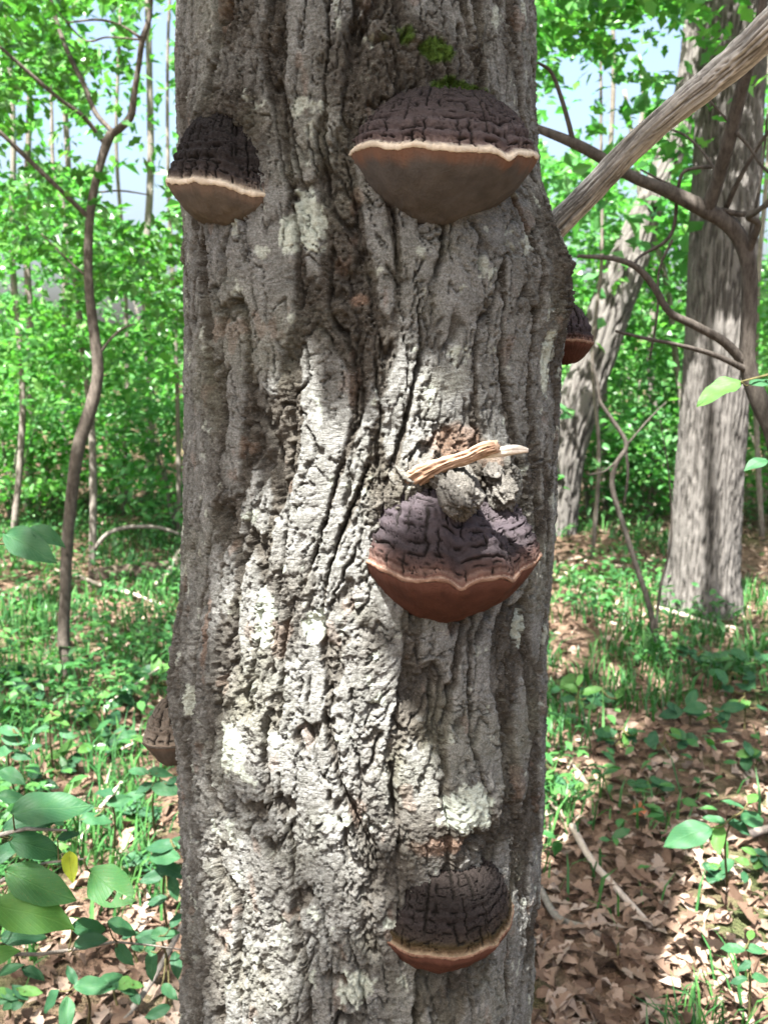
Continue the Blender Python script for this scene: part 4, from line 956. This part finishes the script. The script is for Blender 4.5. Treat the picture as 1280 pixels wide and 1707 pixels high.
BL = dict(
    g=mat_big_leaf('broad_leaf_green', (.030, .100, .042), (.075, .17, .075), .0),
    s=mat_big_leaf('broad_leaf_spotted', (.038, .120, .036), (.09, .19, .065), .055),
    l=mat_big_leaf('broad_leaf_light', (.065, .165, .038), (.12, .24, .075), .02, trans=.45),
    y=mat_big_leaf('broad_leaf_yellow', (.30, .36, .03), (.10, .09, .03), .04, trans=.4),
    d=mat_big_leaf('broad_leaf_dark', (.021, .074, .034), (.05, .12, .055), .0))
LM = {}
for k in BL:
    LM[k] = []
    for j in range(3):
        me = leaf_mesh(.44+.05*j, .16+.10*j, .30-.08*j, seed=j*7+len(LM)); me.materials.append(BL[k]); LM[k].append(me)
big_hole = leaf_mesh(.62, .20, .18, 3, holes=(43, 44, 56, 70, 71), tipx=.95); big_hole.materials.append(BL['s'])
M_pet = mat_bark('petiole', (.05, .05, .02), (.13, .11, .05), 120, .3, .001)
def leafy(name, label, stems, leaves, cat='seedling', group=None, stem_mat=None, rs=1):
    """stems: world rows (x,y,z,r) lists; leaves: (px,py,Y,len_px,angle,kind)"""
    base = stems[0][0][:3]; t = thing(name, label, cat, base, group); r = np.random.default_rng(rs)
    nodes = []
    for st in stems:
        V, q, tr = tube_data(st, 16, 6, rough_disp(.12, 2, 10, rs)); obj('stem', mk_mesh('stem', under(t, V), [q, tr]), stem_mat or M_pet, t)
        R, _ = resample(st, 24); nodes.append(R[5:, :3])
    nodes = np.vstack(nodes)
    for (px, py, Y, lp, ang, kd) in leaves:
        c = np.array(at(px, py, Y)); L = lp*Y/F_PX
        N0 = Vector((r.normal(0, .22), -.62+r.normal(0, .18), .80)).normalized()
        e1 = Vector((1, 0, 0)); e1 = (e1-N0*e1.dot(N0)).normalized(); e2 = N0.cross(e1)
        a = math.radians(ang); T = (e1*math.cos(a)+e2*math.sin(a)*1.15).normalized(); B = N0.cross(T)
        me = big_hole if kd == 'H' else LM[kd][r.integers(0, 3)]
        o = obj('leaf', me, None, t)
        if kd == 'y': o['label'] = 'yellowed leaf with dark veins'
        if kd == 'H': o['label'] = 'spotted leaf with insect holes'
        Mx = Matrix((T, B, N0)).transposed()
        o.rotation_euler = Mx.to_euler(); o.scale = (L, L, L); o.location = Vector(c)-Vector(base)
        b0 = c-np.array(T)*L*.47; k = nodes[np.argmin(((nodes-b0)**2).sum(1))]
        if np.linalg.norm(k-b0) < .30:
            mid = .5*(b0+k)-np.array([0, 0, .02*np.linalg.norm(k-b0)/.1])
            rr = .0011*max(1, Y/1.6)
            V, q, tr = tube_data([(*k, rr*1.5), (*mid, rr*1.2), (*b0, rr)], 7, 5); obj('petiole', mk_mesh('petiole', under(t, V), [q, tr]), M_pet, t)
    return t
def W(px, py, Y, r): v = at(px, py, Y); return (v.x, v.y, v.z, r)
rt = (-.80, 1.45, float(gz(-.80, 1.45))-.01)
leafy('cherry_shrub', 'broad-leaved green shrub with spotted holed leaf and one yellow leaf', [
    [(*rt, .008), W(-90, 1500, 1.42, .006), W(-20, 1400, 1.40, .004), W(50, 1381, 1.38, .0028), W(112, 1384, 1.37, .0018)],
    [(*rt, .007), W(-80, 1560, 1.42, .005), W(-10, 1480, 1.40, .0035), W(70, 1440, 1.39, .0022), W(140, 1432, 1.38, .0016)],
    [(*rt, .007), W(-60, 1610, 1.5, .005), W(20, 1596, 1.52, .0035), W(110, 1586, 1.54, .003), W(190, 1570, 1.56, .002), W(310, 1584, 1.6, .0012)],
    [(*rt, .007), W(-90, 1200, 1.45, .005), W(-50, 980, 1.45, .003), W(-15, 905, 1.44, .0018)]], [
    (78, 1340, 1.38, 128, 14, 'g'), (57, 1406, 1.38, 92, -4, 'g'), (64, 1470, 1.36, 138, -14, 's'), (183, 1472, 1.36, 116, -28, 'H'), (119, 1442, 1.37, 64, -72, 'y'), (52, 1516, 1.33, 146, -10, 'l'),
    (150, 1545, 1.55, 66, 4, 'g'), (204, 1545, 1.55, 58, -10, 'g'), (150, 1569, 1.53, 60, 8, 'd'), (38, 1560, 1.52, 80, 4, 'd'), (206, 1590, 1.56, 52, -35, 'g'), (252, 1608, 1.58, 56, -75, 'g'), (294, 1608, 1.6, 50, -80, 'd'),
    (18, 1616, 1.5, 50, 20, 'g'), (56, 1622, 1.52, 48, -20, 'd'), (45, 906, 1.44, 110, -22, 'g'), (78, 893, 1.46, 72, -14, 'g'), (22, 1328, 1.42, 56, 10, 'g'), (44, 1374, 1.41, 88, 8, 'd'), (114, 1393, 1.40, 40, 8, 'd'),
    (90, 1362, 1.5, 46, -12, 'g'), (20, 1294, 1.46, 60, -20, 'g'), (-5, 1590, 1.4, 70, 15, 'l'), (10, 1420, 1.5, 70, 30, 'd')], 'shrub', rs=4, stem_mat=M_twig_grey)
def seedling(label, root_px, top, leaves, rs, group=None, name='seedling', stemr=.0028):
    b = gP(*root_px); tp = at(*top); mid = (Vector(b)+Vector(tp))*.5+Vector((.02*math.sin(rs), .0, .03))
    return leafy(name, label, [[(b.x, b.y, b.z-.01, stemr*1.3), (mid.x, mid.y, mid.z, stemr), (tp.x, tp.y, tp.z, stemr*.6)]], leaves, 'seedling', group, rs=rs)
seedling('leafy seedling crowding against the left flank of the oak', (290, 1600), (285, 1400, 1.9), [
    (268, 1408, 1.9, 62, 172, 'd'), (272, 1427, 1.88, 66, 178, 'g'), (284, 1450, 1.9, 60, -20, 'd'), (300, 1405, 1.92, 50, 30, 'g'), (255, 1460, 1.9, 48, 200, 'd'), (290, 1480, 1.92, 44, -60, 'g'), (262, 1500, 1.94, 40, 190, 'd')], 11)
seedling('small seedling of overlapping leaves just below the low side fungus', (262, 1420), (262, 1290, 2.4), [
    (231, 1285, 2.4, 42, 170, 'g'), (267, 1289, 2.4, 52, 10, 'g'), (277, 1314, 2.38, 58, -4, 'g'), (292, 1300, 2.4, 34, 30, 'd'), (240, 1312, 2.4, 36, 200, 'd'), (225, 1325, 2.42, 40, 190, 'g')], 12)
seedling('seedling with narrow leaves along the pale propped stick', (190, 1430), (185, 1330, 2.2), [
    (200, 1335, 2.2, 48, 20, 'g'), (160, 1362, 2.2, 54, 12, 'g'), (175, 1318, 2.2, 40, 160, 'd'), (140, 1350, 2.22, 40, 185, 'd')], 13)
seedling('low broad seedling by the bottom of the shrub on bare litter', (140, 1740), (130, 1640, 1.75), [
    (157, 1645, 1.74, 74, 4, 'g'), (80, 1668, 1.74, 58, 205, 'd'), (110, 1692, 1.72, 66, -75, 'g'), (185, 1630, 1.76, 44, 25, 'g'), (120, 1625, 1.76, 40, 120, 'd')], 14)
seedling('round-leaved seedling beside the dark crooked twig', (275, 1700), (268, 1560, 1.95), [
    (273, 1556, 1.95, 52, 10, 'g'), (296, 1532, 1.95, 38, 50, 'd'), (263, 1687, 1.9, 50, 195, 'd'), (282, 1650, 1.9, 40, -30, 'g'), (245, 1565, 1.95, 36, 180, 'd')], 15)
seedling('bright-leaved seedling in the green cover left of the oak', (90, 1290), (85, 1185, 3.0), [
    (85, 1193, 3.0, 38, 175, 'l'), (104, 1203, 3.0, 30, 0, 'l'), (70, 1215, 3.0, 30, 200, 'g'), (110, 1222, 3.0, 30, -15, 'g')], 16)
seedling('cluster of drooping seedling leaves behind the broad-leaved shrub', (30, 1340), (22, 1215, 2.3), [
    (14, 1217, 2.3, 44, 170, 'g'), (22, 1232, 2.3, 46, -5, 'g'), (36, 1261, 2.3, 38, -10, 'd'), (5, 1252, 2.3, 40, 190, 'g'), (55, 1245, 2.3, 30, 20, 'd')], 17)
seedling('broad pointed-leaf seedling over the sunlit litter beside the short stick', (1212, 1480), (1222, 1360, 2.15), [
    (1148, 1392, 2.12, 88, 196, 'g'), (1198, 1396, 2.12, 64, 250, 'l'), (1257, 1362, 2.15, 62, 14, 'g'), (1222, 1338, 2.16, 40, 160, 'g'), (1254, 1328, 2.16, 34, 40, 'l'), (1232, 1376, 2.15, 44, -30, 'd'), (1190, 1365, 2.16, 40, 170, 'g')], 18)
seedling('three-tiered seedling with rounded leaves at the litter edge', (1248, 1700), (1245, 1575, 2.0), [
    (1221, 1580, 2.0, 42, 172, 'g'), (1258, 1583, 2.0, 42, -5, 'g'), (1230, 1634, 1.98, 34, 180, 'd'), (1268, 1630, 1.98, 38, 5, 'g'), (1240, 1608, 2.0, 30, 200, 'd'), (1250, 1556, 2.02, 30, 60, 'l')], 19)
seedling('flat two-leaved seedling on the brown litter by the fallen branch', (1095, 1690), (1092, 1655, 2.25), [
    (1064, 1665, 2.25, 50, 190, 'g'), (1114, 1656, 2.25, 30, 5, 'g'), (1085, 1640, 2.26, 24, 100, 'd')], 20)
seedling('tiny seedling rooted close to the right foot of the oak', (962, 1705), (958, 1660, 2.2), [
    (970, 1676, 2.2, 44, -40, 'l'), (944, 1658, 2.2, 34, 160, 'g'), (962, 1645, 2.22, 24, 70, 'g')], 21)
seedling('single dark pointed-leaf seedling between the pale stick and fallen branch', (1030, 1600), (1028, 1565, 2.4), [
    (1020, 1572, 2.4, 52, 165, 'd'), (1045, 1582, 2.4, 34, -20, 'g')], 22)
seedling('spreading light-green seedling tuft in the patch near the red leaf', (968, 1215), (968, 1140, 3.9), [
    (950, 1148, 3.9, 38, 170, 'l'), (985, 1150, 3.9, 40, 5, 'l'), (965, 1132, 3.9, 30, 70, 'l'), (945, 1165, 3.88, 34, 200, 'g'), (992, 1168, 3.88, 34, -15, 'g'), (968, 1172, 3.88, 28, -80, 'l')], 23)
for k, (a, b, hgt) in enumerate([(1150, 1210, 45), (1190, 1230, 50), (1115, 1260, 40), (1240, 1215, 60), (1170, 1130, 45), (1255, 1290, 45), (1030, 1250, 36), (1000, 1180, 30), (1225, 1170, 50), (1265, 1140, 50), (1090, 1330, 34), (930, 1330, 30), (1270, 1460, 40), (1215, 1480, 36), (945, 1165, 30)]):
    Y = gP(a, b).y; r = np.random.default_rng(60+k); lv = []
    for q_ in range(r.integers(5, 9)):
        lv.append((a+r.uniform(-34, 34), b-hgt*r.uniform(.5, 1.05), Y-.02, r.uniform(26, 44), r.uniform(-30, 210), 'gdgl'[r.integers(0, 4)]))
    seedling('knee-low green seedling growing through the leaf litter right of the oak', (a, b), (a+r.uniform(-8, 8), b-hgt, Y), lv, 60+k, 'low seedlings in the litter right of the oak')
for k, (a, b, hgt) in enumerate([(60, 1180, 40), (160, 1230, 45), (230, 1200, 45), (130, 1290, 45), (200, 1260, 40), (250, 1150, 40), (30, 1150, 40), (270, 1230, 40), (90, 1330, 50), (230, 1380, 40), (60, 1450, 40), (240, 1470, 40), (180, 1180, 35), (20, 1700, 50), (200, 1680, 40), (230, 1600, 45)]):
    Y = gP(a, b).y; r = np.random.default_rng(160+k); lv = []
    for q_ in range(r.integers(5, 9)):
        lv.append((a+r.uniform(-36, 36), b-hgt*r.uniform(.4, 1.05), Y-.02, r.uniform(28, 48), r.uniform(-30, 210), 'gddl'[r.integers(0, 4)]))
    seedling('low dark green seedling in the undergrowth left of the oak', (a, b), (a+r.uniform(-8, 8), b-hgt, Y), lv, 160+k, 'low seedlings in the undergrowth left of the oak')
# leaves of a branch hanging in from the right, in front of the ridged oak
leafy('leafy_sapling', 'slim sapling reaching one leafy twig in before the ridged oak trunk', [
    [(1.02, 1.75, float(gz(1.02, 1.75))-.02, .012), (1.0, 1.74, .9, .009), W(1500, 590, 1.72, .007), W(1420, 585, 1.7, .006), W(1340, 610, 1.68, .004), W(1280, 634, 1.66, .0025), W(1235, 636, 1.65, .0015)]], [
    (1200, 648, 1.65, 84, 196, 'l'), (1272, 634, 1.66, 50, 10, 'g'), (1262, 770, 1.68, 44, 200, 'g'), (1300, 650, 1.66, 60, -30, 'g')], 'sapling', rs=31)
